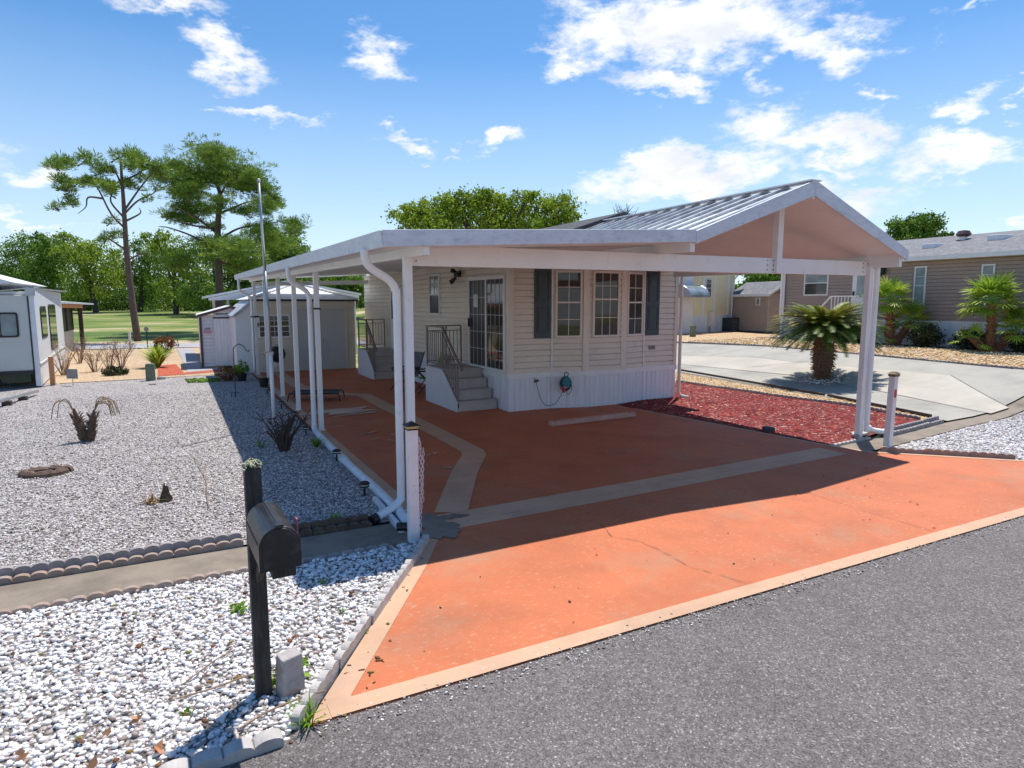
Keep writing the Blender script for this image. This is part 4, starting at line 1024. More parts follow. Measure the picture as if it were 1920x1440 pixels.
# shepherd hook
b = MB(); u, v = -5.17, 5.28
b.tube(curve([(u, v, 0), (u, v, .6), (u, v, 1.16), (u + .03, v, 1.28), (u + .14, v, 1.36), (u + .25, v, 1.30), (u + .31, v, 1.20), (u + .36, v, 1.17), (u + .385, v, 1.21)]), .011, 6)
b.tube([(u - .1, v, .12), (u + .1, v, .12)], .008, 5); b.tube([(u - .1, v, .12), (u - .1, v, 0)], .008, 5)
tag(b.build('shepherd_hook', 'black', loc=(u, v, 0), smooth=True), 'thin dark shepherd hook standing in the shaded gravel', 'garden hook')

# flagpole
fp = thing('flagpole', (-4.80, .80, 0), 'tall slim grey flagpole with a white lower sleeve by the porch posts', 'flagpole')
lx = -.02
MB().tube([(-4.80, .80, 0), (-4.80, .80, 1.45)], .036, 12).build('sleeve', 'pipe', fp, smooth=True)
MB().tube([(-4.80, .80, 1.38), (-4.835, .80, 3.0)], [.032, .030], 12).build('pole', 'steel', fp, smooth=True)
MB().tube([(-4.835, .80, 3.0), (-4.87, .80, 4.66)], [.027, .022], 12).build('pole', 'steel', fp, smooth=True)
MB().lathe([(.03, 0), (.035, .02), (.03, .04), (.005, .055)], (-4.87, .80, 4.66), 10).build('cap', 'steel', fp, smooth=True)
b = MB(); b.tube([(-4.92, .76, 1.46), (-4.74, .84, 1.43)], .012, 6); b.box(-4.86, -4.76, .76, .84, 1.40, 1.46); b.build('cleat', 'steel', fp)
MB().lathe([(.10, 0), (.075, .06), (.045, .09)], (-4.80, .80, 0), 10).build('base_collar', 'edger', fp)

# path lights
def path_light(loc, first=[None]):
    if first[0] is None:
        t = thing('path_light', (0, 0, 0), None, 'path light', 'black solar path lights along the porch slab')
        MB().tube([(0, 0, 0), (0, 0, .13)], .014, 8).build('stake', 'black', t)
        MB().lathe([(.03, .125), (.062, .13), (.062, .142), (.05, .145)], n=14).build('lamp_base', 'black', t)
        MB().lathe([(.045, .143), (.045, .165)], n=14).build('lens', 'paper', t)
        MB().lathe([(.07, .165), (.068, .178), (.045, .195), (.008, .205)], n=14).build('cap', 'black', t, smooth=False)
        first[0] = t; t.location = loc; return t
    return copy_tree(first[0], loc=loc)
PL = [((-4.42, -4.66, 0), 'nearest black path light, just before the front corner downspout'), ((-4.34, -2.71, 0), 'second path light from the front, overlapping the drain pipe'),
      ((-4.42, -.55, 0), 'path light beside the bare bush near the second porch post'), ((-4.36, 1.15, 0), 'path light at the foot of the third porch post'), ((-4.40, 2.75, 0), 'path light at the foot of the fourth porch post, in front of the pet cot'),
      ((-4.38, 5.5, 0), 'small farthest path light beside the black pot')]
for l, s in PL: path_light(l)['label'] = s
o = MB().tube([(-4.36, -6.18, .09), (-4.46, -6.13, .09)], .045, 10).build('lamp_housing', 'black', loc=(-4.4, -6.15, .05)); tag(o, 'small black spotlight lying beside the left marker post', 'spotlight')

# marker posts
def marker(name, O, h, cap, lean, label, refl_face):
    t = thing(name, O, label, 'marker post', 'white marker posts flanking the driveway')
    b = MB(O); b.add([(-.05, -.05, 0), (.05, -.05, 0), (.05, .05, 0), (-.05, .05, 0), (-.05 + lean, -.05, h), (.05 + lean, -.05, h), (.05 + lean, .05, h), (-.05 + lean, .05, h)], [(0, 1, 2, 3), (4, 5, 6, 7), (0, 1, 5, 4), (1, 2, 6, 5), (2, 3, 7, 6), (3, 0, 4, 7)])
    b.build('post', 'post', t, bev=.004)
    if cap == 'black':
        MB(O).box(lean - .062, lean + .062, -.062, .062, h, h + .012).build('cap_base', 'black', t)
        MB(O).box(lean - .055, lean + .055, -.055, .055, h + .013, h + .04).build('cap_band', 'gold', t)
        k = MB(O); k.add([(lean - .075, -.075, h + .041), (lean + .075, -.075, h + .041), (lean + .075, .075, h + .041), (lean - .075, .075, h + .041), (lean, 0, h + .085)], [(0, 1, 2, 3), (0, 1, 4), (1, 2, 4), (2, 3, 4), (3, 0, 4)]); k.build('cap', 'black', t)
    else:
        MB(O).box(lean - .062, lean + .062, -.062, .062, h, h + .04).build('cap_base', 'bronze', t, bev=.006)
        k = MB(O); k.add([(lean - .078, -.078, h + .041), (lean + .078, -.078, h + .041), (lean + .078, .078, h + .041), (lean - .078, .078, h + .041), (lean - .03, -.03, h + .08), (lean + .03, -.03, h + .08), (lean + .03, .03, h + .08), (lean - .03, .03, h + .08)], [(0, 1, 2, 3), (4, 5, 6, 7), (0, 1, 5, 4), (1, 2, 6, 5), (2, 3, 7, 6), (3, 0, 4, 7)]); k.build('cap', 'bronze', t)
    r = MB(O)
    if refl_face == 'front': 
        pts = [(lean * .7 + .028 * math.cos(a), -.056, h - .28 + (.042 if math.sin(a) > 0 else -.042) + .028 * math.sin(a)) for a in np.linspace(0, 6.28, 18, endpoint=False)]; r.prism(pts, (0, .01, 0))
    else:
        pts = [(.052, .028 * math.cos(a), h - .28 + (.042 if math.sin(a) > 0 else -.042) + .028 * math.sin(a)) for a in np.linspace(0, 6.28, 18, endpoint=False)]; r.prism(pts, (.012, 0, 0))
    r.build('reflector', 'red', t); return t
marker('marker_post', (-4.37, -6.40, 0), 1.16, 'black', .0, 'white marker post with black and gold cap left of the driveway', 'side')
marker('marker_post', (4.02, -5.98, 0), 1.20, 'bronze', .03, 'white marker post with bronze cap and red reflector right of the driveway', 'front')
# plastic chain
ch = MB()
def links(P):
    for i in range(len(P) - 1):
        p, q = Vector(P[i]), Vector(P[i + 1]); d = (q - p).normalized(); mid = (p + q) / 2; L0 = (q - p).length * .72
        s = Vector((1, 0, 0)) if i % 2 else Vector((0, 1, 0)); s = (s - d * s.dot(d)).normalized()
        ch.tube([mid + d * L0 * math.cos(a) + s * .014 * math.sin(a) for a in np.linspace(0, 6.28, 11)], .0042, 5, cap=False)
for k, (dx, top, bot) in enumerate(((.075, 1.02, .30), (.10, .96, .42), (.085, .90, .52), (.068, 1.08, .12))):
    n = int((top - bot) / .036); links([(-4.37 + dx + .01 * math.sin(z_ * 7 + k), -6.41 - .012 * k + .006 * math.sin(z_ * 9), z_) for z_ in np.linspace(top, bot, n)])
tag(ch.build('plastic_chain', 'chain', loc=(-4.30, -6.4, 1.0), smooth=True), 'pale pink plastic chain hanging bunched on the left marker post', 'chain')

# ------------------------------------------------------------------ MAILBOX
mbx = thing('mailbox', (-6.02, -8.42, 0), 'black mailbox on a dark weathered wooden post by the street', 'mailbox')
pm = (-6.02, -8.42); ca, sa_ = math.cos(-TH), math.sin(-TH)
def wl(X, Y): return np.array([CAM[0] + X * math.cos(TH) + Y * math.sin(TH), CAM[1] - X * math.sin(TH) + Y * math.cos(TH)])
Fp, Bp = wl(-1.190, 3.15), wl(-1.413, 3.54)     # front and rear bottom centre
ax = Bp - Fp; LEN = np.linalg.norm(ax) + .02; ax /= np.linalg.norm(ax)
right = np.array([ax[1], -ax[0]]); pa = right
def PB(): return MB((pm[0], pm[1], 0), (right[0], right[1]), (ax[0], ax[1]))
b = PB(); b.box(-.045, .045, -.045, .045, -.05, 1.44); b.add([(-.045, -.045, 1.441), (.045, -.045, 1.441), (.045, .045, 1.441), (-.045, .045, 1.441), (0, 0, 1.50)], [(0, 1, 2, 3), (0, 1, 4), (1, 2, 4), (2, 3, 4), (3, 0, 4)])
po = b.build('post', 'wood', mbx, bev=.004)
lb = stones('lichen', [(pm[0] - .05, pm[1] - .05), (pm[0] + .05, pm[1] - .05), (pm[0] + .05, pm[1] + .05), (pm[0] - .05, pm[1] + .05)], 90, .010, .026, 1.445, 'lichen', 1, flat=.8)
v_ = np.array([v.co for v in lb.data.vertices]); dd = np.hypot(v_[:, 0] - pm[0], v_[:, 1] - pm[1]); v_[:, 2] += .045 * (1 - dd / .06); v_ -= np.array([pm[0], pm[1], 0]); lb.data.vertices.foreach_set('co', v_.astype(np.float32).ravel()); lb.parent = mbx; lb['kind'] = 'stuff'
BZ = 1.045; bw, bh = .098, .105
def arch(r, h0, n=14, sx=1.): return [(-r, 0)] + [(-r * math.cos(t), h0 + r * math.sin(t)) for t in np.linspace(0, math.pi, n)] + [(r, 0)]
def BXF(): return MB((Fp[0], Fp[1], BZ), (right[0], right[1]), (ax[0], ax[1]))
A1 = arch(bw, .125)
b = BXF(); b.prism([(x, .0, z) for x, z in A1], (0, LEN, 0)); bx = b.build('box', 'mailbox', mbx, bev=.004)
A2 = arch(bw + .006, .125)
b = BXF(); b.prism([(x, -.012, z - .004) for x, z in A2], (0, .035, 0)); dr = b.build('door', 'mailbox', mbx, bev=.004)
A3 = arch(bw - .012, .120); b = BXF(); b.prism([(x, -.0165, z + .012) for x, z in A3], (0, .006, 0)); b.build('door_panel', 'mailbox', dr, bev=.003)
b = BXF(); b.box(-.018, .018, -.03, .012, .225, .24); b.build('latch', 'mailbox', dr)
b = BXF(); b.box(-bw - .004, -bw + .002, -.004, LEN, .120, .126); b.box(-.004, .004, .01, LEN, .222, .2265); b.build('seam', 'black', bx)
b = BXF(); b.box(bw + .002, bw + .008, .06, .075, .10, .19); b.box(bw + .002, bw + .008, .06, .105, .19, .225); b.build('flag', 'pink', mbx)
b = BXF(); b.box(-.035, .085, .05, LEN + .12, -.075, -.006); b.build('support_arm', 'wood', mbx, bev=.004)
b = PB(); b.bar((.0, -.05, .78), (.02, -.22, 1.0), .035, .06); b.build('brace', 'wood', mbx, bev=.003)
# block, weeds
bl = at(552, 1298)
b = MB((bl[0] - .02, bl[1], 0), (math.cos(.35), math.sin(.35)), None); b.add([(-.075, -.05, 0), (.075, -.05, 0), (.075, .06, 0), (-.075, .06, 0), (-.065, -.04, .25), (.06, -.05, .26), (.065, .05, .27), (-.06, .055, .26)], [(0, 1, 2, 3), (4, 5, 6, 7), (0, 1, 5, 4), (1, 2, 6, 5), (2, 3, 7, 6), (3, 0, 4, 7)])
tag(b.build('concrete_block', 'concblock', loc=(bl[0], bl[1], 0), bev=.008), 'upright rough concrete block beside the foot of the mailbox post', 'block')
def weed(px, py, h, n, label, size=.035, m='weed', z0=0.):
    p = at(px, py); O = (p[0], p[1], z0); V = []
    C = np.array([[p[0], p[1], z0]]) + rng.normal(size=(n, 3)) * np.array([h * .28, h * .28, h * .28]); C[:, 2] = z0 + np.abs(C[:, 2] - z0) + .015
    Vv, F = leafquads(C, size); o = mesh_np('weed', Vv, F, m, tint=np.repeat(rng.uniform(0, 1, n), 4), loc=O); return tag(o, label, 'weed', 'green weeds in the gravel beds')
weed(523, 1290, .22, 90, 'tall bright green weed between the mailbox post and the concrete block', .05)
weed(450, 1150, .14, 60, 'bright green weed in white gravel left of the mailbox post', .04)
weed(605, 1098, .07, 26, 'tiny green weed in white gravel near the shadow edge', .03)
weed(348, 1345, .06, 22, 'small weed in white gravel left of the mailbox shadow', .03)
weed(640, 1152, .05, 16, 'tiny yellow green weed midway along the bed', .025)
weed(685, 1190, .05, 24, 'small green weed against the flared edging', .03)
weed(572, 1250, .05, 20, 'small weed close behind the concrete block', .03)
tuft('grass_tuft', (at(575, 1362)[0], at(575, 1362)[1], 0), 34, .16, 'weed', 'yellow green grass tuft at the street corner of the bed', 'grass tuft', .9, .006)
tuft('grass_tuft', (-4.42, -1.55, 0), 60, .20, 'weed', 'green grass tuft beside the bare bush and the drain pipe', 'grass tuft', .8, .008)
tuft('grass_tuft', (-4.95, -5.5, .02), 40, .12, 'weed', 'green grass tuft growing at the dark edging near the downspout', 'grass tuft', .9, .007)
def twigl(pts, r, label):
    tag(MB().tube(curve(pts), r, 5).build('fallen_twig', 'twigtan', loc=tuple(pts[0])), label, 'twig', 'fallen twigs on the gravel')
g_ = lambda x, y, z=.04: tuple(at(x, y, z))
twigl([g_(440, 1218), g_(400, 1240), g_(340, 1285)], .005, 'thin twig on white gravel left of the mailbox post')
twigl([g_(560, 1250, .08), g_(480, 1262, .07), g_(400, 1290), g_(330, 1310)], .006, 'long twig crossing in front of the mailbox post')
twigl([g_(610, 1295, .09), g_(560, 1310, .05), g_(500, 1335), g_(450, 1365)], .006, 'bent twig before the concrete block')
twigl([g_(365, 860), g_(385, 895), g_(388, 930), g_(392, 950)], .006, 'thin bare twig standing in the grey yard gravel')
# leaf litter
for i, (x, y) in enumerate([(255, 1350), (200, 1372), (40, 1415), (170, 1430), (155, 1385), (285, 1228), (300, 1400)]):
    p = at(x, y, .05); Vv, F = leafquads(np.array([p]) + rng.normal(size=(2, 3)) * .01, .07)
    tag(mesh_np('dry_leaf', Vv, F, M['orangewood'], loc=tuple(p)), 'curled orange brown dead leaf lying on the white gravel', 'leaf', 'dead leaves on the white gravel')

# ------------------------------------------------------------------ EDGERS
def edger_mesh(n, m, h=.10, w=.122, t=.05):
    b = MB(); pts = []
    for i in range(n):
        for k in range(9):
            a = math.pi * (1 - k / 8); pts.append((i * w + w / 2 + w / 2 * math.cos(a), h + .032 * math.sin(a)))
    prof = [(0, -.06)] + [(p[0], p[1]) for p in pts] + [(n * w, -.06)]
    b.prism([(x, -t / 2, z) for x, z in prof], (0, t, 0))
    me = bpy.data.meshes.new('edger'); me.from_pydata(b.v, [], b.f); me.materials.append(M[m]); bmfix(me); return me
EDM = {}
def edger_row(p, q, m, h, label, group, n=5, w=.122, t=.05, jit=.006):
    key = (m, h, n, w, t)
    if key not in EDM: EDM[key] = edger_mesh(n, m, h, w, t)
    p = np.array(p, float); q = np.array(q, float); L0 = np.linalg.norm(q - p); d = (q - p) / L0; k = max(1, int(round(L0 / (n * w + .006))))
    for i in range(k):
        o = bpy.data.objects.new('scalloped_edger', EDM[key]); COL.objects.link(o); c = p + d * (n * w + .006) * i + rng.normal(0, jit * .5, 2)
        o.location = (c[0], c[1], float(zt(c[0], c[1])) + rng.normal(0, jit * .5)); o.rotation_euler = (rng.normal(0, .03), rng.normal(0, .01), math.atan2(d[1], d[0]) + rng.normal(0, .01)); tag(o, label, 'garden edger', group)
edger_row((-9.6, -5.66), (-5.9, -5.60), 'edger', .085, 'dark scalloped edger in the taller back row above the left concrete strip', 'taller back row of edgers along the left strip')
edger_row((-9.6, -5.75), (-5.9, -5.70), 'edgerred', .035, 'scalloped edger in the lower front row above the left concrete strip', 'lower front row of edgers along the left strip')
edger_row((-9.6, -6.46), (-5.9, -6.42), 'edgerred', .03, 'scalloped edger between the left concrete strip and the white gravel', 'edgers bordering the white gravel on the strip')
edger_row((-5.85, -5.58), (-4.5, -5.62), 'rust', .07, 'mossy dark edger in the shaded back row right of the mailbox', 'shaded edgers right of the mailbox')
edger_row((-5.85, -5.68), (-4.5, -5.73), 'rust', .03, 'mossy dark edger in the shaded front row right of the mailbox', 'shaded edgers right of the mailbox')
edger_row((-5.85, -6.42), (-4.45, -6.43), 'edger', .01, 'half sunk grey edger in the shade below the concrete strip', 'half sunk edgers below the strip')
edger_row((-5.90, -8.86), (-4.62, -7.03), 'edgerlight', .075, 'scalloped edger along the left flare of the driveway', 'edgers on the left driveway flare', w=.118)
edger_row((-4.60, -7.0), (-4.28, -6.5), 'edgerlight', .075, 'last scalloped edger next to the left marker post', 'edgers on the left driveway flare', w=.118)
edger_row((-5.98, -8.93), (-7.85, -9.05), 'edgerlight', .05, 'large rounded edger along the street edge of the white bed', 'large edgers along the street', n=4, w=.15, t=.09)
edger_row((3.60, -6.13), (5.05, -7.50), 'edgerred', .075, 'reddish scalloped edger along the right flare of the driveway', 'edgers on the right driveway flare')
edger_row((5.06, -7.52), (6.4, -8.75), 'edgerred', .075, 'reddish scalloped edger along the right flare of the driveway', 'edgers on the right driveway flare')
edger_row((3.20, -5.52), (4.45, -5.40), 'edgerlight', .02, 'pale low edger at the base of the right carport post', 'low edgers at the right post')
edger_row((4.75, -5.36), (7.35, -4.98), 'edger', .10, 'dark twisted scalloped edger in the back row at the end of the mulch bed', 'double edgers ending the mulch bed')
edger_row((4.75, -5.46), (7.40, -5.08), 'edger', .045, 'dark scalloped edger in the front row at the end of the mulch bed', 'double edgers ending the mulch bed')
edger_row((7.02, -4.75), (7.38, -2.95), 'edger', .06, 'scalloped edger between red mulch and tan gravel', 'edgers between red mulch and tan gravel')
edger_row((7.38, -2.93), (7.12, -1.29), 'edger', .06, 'scalloped edger between red mulch and tan gravel', 'edgers between red mulch and tan gravel')
edger_row((7.12, -1.27), (6.93, 2.4), 'edger', .06, 'scalloped edger between red mulch and tan gravel', 'edgers between red mulch and tan gravel')
edger_row((13.05, -4.2), (13.4, .73), 'edger', .05, 'dark low edger on the far side of the concrete driveway', 'edgers on the far side of the driveway', n=8)
edger_row((13.4, .75), (13.65, 4.7), 'edger', .05, 'dark low edger on the far side of the concrete driveway', 'edgers on the far side of the driveway', n=8)
edger_row((13.65, 4.75), (12.95, 9.3), 'edger', .05, 'dark low edger on the far side of the concrete driveway', 'edgers on the far side of the driveway', n=8)
tag(MB().prism([(x, y, .05) for x, y in blobpoly((4.35, -5.25), .25, .1, 12)], (0, 0, .05)).build('landscape_stone', 'edgerlight', loc=(4.35, -5.25, .05), bev=.015), 'flat stone behind the right carport post', 'stone')
tag(MB().bar((8.3, -1.7, .06), (7.5, -4.7, .06), .05, .06).build('landscape_timber', 'timber', loc=(7.9, -3.2, .05)), 'dark strip edging between the tan gravel and the driveway', 'edging')
tag(MB().bar((8.85, 4.4, .12), (8.3, -1.6, .06), .05, .06).build('landscape_timber', 'timber', loc=(8.6, 1.4, .05)), 'far dark strip edging along the tan gravel beside the house', 'edging')

# ------------------------------------------------------------------ SHEDS AT THE BACK
sh = thing('shed', (-2.4, 11.2, 0), 'white sided shed with double grey doors and a window under the porch roof', 'shed')
b = MB(); addmb(b, wallseg((-4.08, 11.15), (-.65, 11.15), .0, 2.5)); addmb(b, wallseg((-.65, 11.15), (-.65, 16.5), 0, 2.5)); addmb(b, wallseg((-4.08, 16.5), (-4.08, 11.15), 0, 2.5)); b.build('wall', 'siding', sh)
b = MB(); b.poly([(-4.2, 11.0, 2.53), (-.55, 11.0, 2.53), (-2.35, 12.9, 3.12)]); b.poly([(-4.2, 11.0, 2.53), (-2.35, 12.9, 3.12), (-2.35, 16.8, 3.12), (-4.2, 16.8, 2.53)]); b.poly([(-.55, 11.0, 2.53), (-.55, 16.8, 2.53), (-2.35, 16.8, 3.12), (-2.35, 12.9, 3.12)])
b.build('roof', 'shedwhite', sh)
b = MB(); b.box(-4.22, -.53, 10.97, 11.0, 2.46, 2.525); b.build('drip_edge', 'ink', sh)
b = MB(); b.bar((-4.2, 11.0, 2.56), (-2.35, 12.9, 3.15), .12, .05); b.bar((-.55, 11.0, 2.56), (-2.35, 12.9, 3.15), .12, .05); b.build('hip_trim', 'white', sh)
MB().box(-4.1, -.63, 11.10, 11.14, 2.28, 2.46).build('header_board', 'trim', sh)
for u0, u1 in ((-2.74, -1.885), (-1.87, -1.0)):
    dd_ = MB().box(u0, u1, 11.09, 11.13, .03, 2.2).build('door', 'sheddoor', sh)
    MB().box(u1 - .1 if u0 < -2 else u0 + .06, u1 - .06 if u0 < -2 else u0 + .1, 11.05, 11.09, 1.0, 1.12).build('handle', 'steel', dd_)
b = MB(); b.box(-2.80, -2.745, 11.08, 11.13, 0.02, 2.25); b.box(-.995, -.94, 11.08, 11.13, 0.02, 2.25); b.box(-2.745, -.995, 11.08, 11.13, 2.205, 2.26); b.build('door_frame', 'trim', sh)
window(sh, (-3.95, 11.13, 1.2), (1, 0), 1.05, .8, 2, 2, .5, frame='white2', glass='glass', grid2=True)
MB().box(-4.0, -3.95, 11.03, 11.12, 1.6, 1.72).build('wall_lamp', 'black', sh)
lt = thing('lean_to', (-4.4, 11.3, 0), 'bright white slant topped lean-to at the left side of the shed', 'lean-to')
b = MB(); b.prism([(-4.09, 11.25, 0), (-4.09, 11.25, 2.44), (-4.66, 11.25, 1.95), (-4.66, 11.25, 0)], (0, 4.5, 0)); b.build('wall', 'shedwhite', lt)
b = MB(); b.prism([(-4.09, 11.15, 2.45), (-4.74, 11.15, 1.90), (-4.74, 11.15, 1.96), (-4.09, 11.15, 2.51)], (0, 4.7, 0)); b.build('roof', 'metalroof', lt)

ss = thing('garden_shed', (-5.0, 14.4, 0), 'small pale shed with brown trim, white double doors and a little red and black sign', 'shed')
ang = .0; fa_ = (math.cos(ang), math.sin(ang)); fn_ = (-fa_[1], fa_[0]); O3 = (-5.66, 13.93, 0)
def SB(): return MB(O3, fa_, fn_)
b = SB(); siding(b, 1.9, .05, lambda x: 1.95 + .28 * (1 - abs(x - 1.05) / 1.05)); b.build('wall', 'shedwhite', ss)
b = MB(O3, fn_, (fa_[0], fa_[1])); b.box(0, 2.6, 0, .02, .04, 1.95); b.build('side_wall', 'shedwhite', ss)
b = SB(); b.prism([(-.08, -.12, 1.90), (1.05, -.12, 2.24), (2.2, -.12, 1.90), (2.2, -.12, 1.96), (1.05, -.12, 2.30), (-.08, -.12, 1.96)], (0, 2.8, 0)); b.build('roof', 'shedwhite', ss)
b = SB(); b.prism([(-.09, -.15, 1.87), (1.05, -.15, 2.20), (2.2, -.15, 1.87), (2.2, -.15, 1.97), (1.05, -.15, 2.30), (-.09, -.15, 1.97)], (0, .028, 0)); b.box(-.03, .05, -.05, .0, .02, 1.88); b.build('trim', 'brown', ss)
b = SB(); ribbed(b, .95, .08, 1.82, .09, .01); b.v = [(v[0] + fa_[0] * .46 - fn_[0] * .03, v[1] + fa_[1] * .46 - fn_[1] * .03, v[2]) for v in b.v]; b.build('door', 'white2', ss)
SB().box(.44, 1.45, -.05, -.02, 1.82, 1.87).build('door_track', 'brown', ss)
sg = SB().box(.10, .37, -.028, -.020, 1.28, 1.52).build('sign', 'sign', ss)
b = SB(); 
for k in range(5): b.box(.135 + k * .04, .165 + k * .04, -.031, -.0285, 1.45, 1.49)
for k in range(6): b.box(.125 + k * .037, .152 + k * .037, -.031, -.0285, 1.405, 1.435)
b.build('lettering', 'ink', sg)
b = SB(); b.box(.11, .36, -.031, -.0285, 1.295, 1.33)
for k in range(7): b.box(.12 + k * .034, .146 + k * .034, -.031, -.0285, 1.345, 1.39)
b.build('red_lettering', 'signred', sg)

pt = thing('patio_cover', (-3.0, 19, 0), 'low white patio roof on cream posts beyond the shed', 'patio cover')
zr = 2.85
b = MB(); b.prism([(-5.3, 17.3, 2.60), (-2.0, 17.3, 3.30), (1.2, 17.3, 2.75), (1.2, 17.3, 2.84), (-2.0, 17.3, 3.39), (-5.3, 17.3, 2.69)], (0, 5, 0)); b.prism([(-5.2, 17.35, 2.50), (-2.0, 17.35, 2.62), (1.1, 17.35, 2.50), (1.1, 17.35, 2.74), (-2.0, 17.35, 3.29), (-5.2, 17.35, 2.60)], (0, .03, 0)); b.build('roof', 'shedwhite', pt)
for u in (-5.0, -4.45, -3.9): MB().box(u - .05, u + .05, 17.5, 17.6, 0, 2.7).build('post', 'siding', pt)
b = MB(); b.box(-3.6, 1.0, 17.6, 22, 0, 2.7); b.build('wall', 'shedwhite', pt)

# ------------------------------------------------------------------ LEFT: TRAILER, SCREENED PORCH
tr = thing('travel_trailer', (-10.5, 10.5, 0), 'pale grey travel trailer with dark rounded windows at the left edge', 'trailer')
dv = np.array([-.063, .998]); du = np.array([.998, .063]); T0 = np.array([-9.92, 9.86])
# end face looks toward -v: frame a = du, n = dv
def TB(x=0., y=0.): o = T0 + du * x + dv * y; return MB((o[0], o[1], 0), du, dv)
b = TB(); b.box(-3.2, -.14, .0, 8.0, .50, 2.62); b.build('slide_out', 'rv', tr, bev=.03)
b = TB(); b.box(-.135, .0, .0, 9.0, .05, 2.80); b.box(-3.4, -.136, .35, 9, 2.63, 2.72); b.build('body', 'rvwhite', tr, bev=.015)
b = TB(); b.box(-.16, -.135, -.02, .02, .45, 2.72); b.build('corner_seal', 'black', tr)
b = TB(); b.box(-3.2, -.16, -.04, .05, .40, .50); b.build('slide_rail', 'black', tr)
b = TB(); b.box(-3.0, -.3, .6, .9, .12, .42); b.build('frame_beam', 'green_box', tr)
def rrect(x0, x1, z0, z1, r=.07):
    P = []
    for (cx_, cz_, a0) in ((x1 - r, z1 - r, 0), (x0 + r, z1 - r, 90), (x0 + r, z0 + r, 180), (x1 - r, z0 + r, 270)):
        for k in range(5): a = R(a0 + k * 22.5); P.append((cx_ + r * math.cos(a), cz_ + r * math.sin(a)))
    return P
b = TB(); b.prism([(x, -.025, z) for x, z in rrect(-1.35, -.40, 1.45, 2.14)], (0, .025, 0)); wn = b.build('window', 'black', tr)
b = TB(); b.prism([(x, -.032, z) for x, z in rrect(-1.30, -.82, 1.50, 2.09, .05)], (0, .006, 0)); b.build('pane', 'glasspale', wn)
b = TB(); b.prism([(x, -.032, z) for x, z in rrect(-.79, -.45, 1.50, 2.09, .05)], (0, .006, 0)); b.build('pane', 'glasspale', wn)
# side face windows (x = 0 plane, outward +du)
def SD(): return MB((T0[0], T0[1], 0), dv, -du)
for y0, y1, z0, z1 in ((1.1, 2.7, 1.35, 2.30), (3.5, 5.9, .85, 2.35)):
    b = SD(); b.prism([(x, -.02, z) for x, z in rrect(y0, y1, z0, z1, .12)], (0, .02, 0)); wn = b.build('window', 'black', tr)
    b = SD(); b.prism([(x, -.028, z) for x, z in rrect(y0 + .06, y1 - .06, z0 + .06, z1 - .06, .1)], (0, .007, 0)); b.build('pane', 'glass', wn)
b = SD(); b.box(0, 8.9, -.03, .0, .66, .70); b.build('rub_rail', 'rv', tr)
b = TB(); b.bar((-.1, .0, 2.80), (.12, 8.9, 2.86), .2, .05); b.box(-.19, .03, -.06, .06, 2.60, 2.82); b.build('awning_case', 'steel', tr)
b = TB(); b.tube([(-1.0, .1, .45), (-.9, -.05, .2), (-.55, -.1, .1), (-.2, -.05, .12)], .025, 8); b.build('sewer_hose', 'black', tr, smooth=True)
b = TB(); b.lathe([(.07, 0), (.09, .2), (.06, .42)], (-1.35, -.2, 0), 10); b.build('jack', 'edgerlight', tr)
tag(MB().prism([(-11.9, 9.4, 2.75), (-10.25, 9.4, 2.95), (-11.9, 9.4, 3.45)], (0, 5, 0)).build('canopy_roof', 'shedwhite', loc=(-11, 9.4, 2.8)), 'white peaked roof edge showing above the travel trailer', 'roof')
rl_ = thing('ground_rail', (-10.5, 9.0, 0), 'silver rail on short dark blocks in front of the trailer', 'rail')
q0, q1 = at(-60, 768, .2), at(70, 733, .12)
MB().bar(tuple(q0), tuple(q1), .08, .06).build('rail', 'steel', rl_)
for t_ in (.25, .5, .75): p = q0 + (q1 - q0) * t_; MB().box(p[0] - .09, p[0] + .09, p[1] - .09, p[1] + .09, 0, p[2] - .04).build('block', 'timber', rl_, bev=.01)
tag(MB().box(-9.78, -9.66, 10.2, 10.32, 0, .85).build('timber_post', 'orangewood', loc=(-9.7, 10.25, 0)), 'short tan wooden post at the trailer corner', 'post')
sp_ = thing('screened_porch', (-12.2, 22, 0), 'screened porch with metal roof, orange eave board and dark brown posts', 'porch')
b = MB(); b.add([(-14.5, 15.5, 2.75), (-11.0, 15.5, 2.42), (-10.3, 28.2, 2.30), (-14.5, 28.2, 2.6), (-14.5, 15.5, 2.83), (-11.0, 15.5, 2.50), (-10.3, 28.2, 2.38), (-14.5, 28.2, 2.68)], [(0, 1, 2, 3), (4, 5, 6, 7), (0, 1, 5, 4), (1, 2, 6, 5), (2, 3, 7, 6), (3, 0, 4, 7)]); b.build('roof', 'metalroof', sp_)
b = MB(); b.bar((-11.05, 15.4, 2.33), (-10.75, 27.6, 2.22), .04, .17); b.build('eave_board', 'orangewood', sp_)
for u, v in ((-10.85, 27.4), (-11.7, 30)): MB().box(u - .09, u + .09, v - .09, v + .09, 0, 2.35).build('post', 'timber', sp_)
b = MB(); b.tube([(-10.5, 27.9, 2.3), (-10.75, 27.6, 2.1), (-11.0, 27.5, 2.0)], .05, 6); b.tube([(-11.0, 27.2, 2.2), (-11.9, 26.5, 2.1), (-11.95, 26.5, 1.2)], .05, 6); b.build('downspout', 'timber', sp_)
b = MB((-11.6, 14.2), (0, 1), None); b.O = np.array([-11.15, 15.0, 0]); b.box(0, 12, -.0, .04, 0, 1.05); b.build('knee_wall', 'concwarm', sp_)
b = MB(); b.box(-11.2, -11.14, 15, 27, 1.05, 2.35); b.build('screen', 'screen', sp_)
for k in range(7): MB().box(-11.13, -11.08, 15.2 + k * 1.9, 15.28 + k * 1.9, 1.05, 2.35).build('mullion', 'timber', sp_)

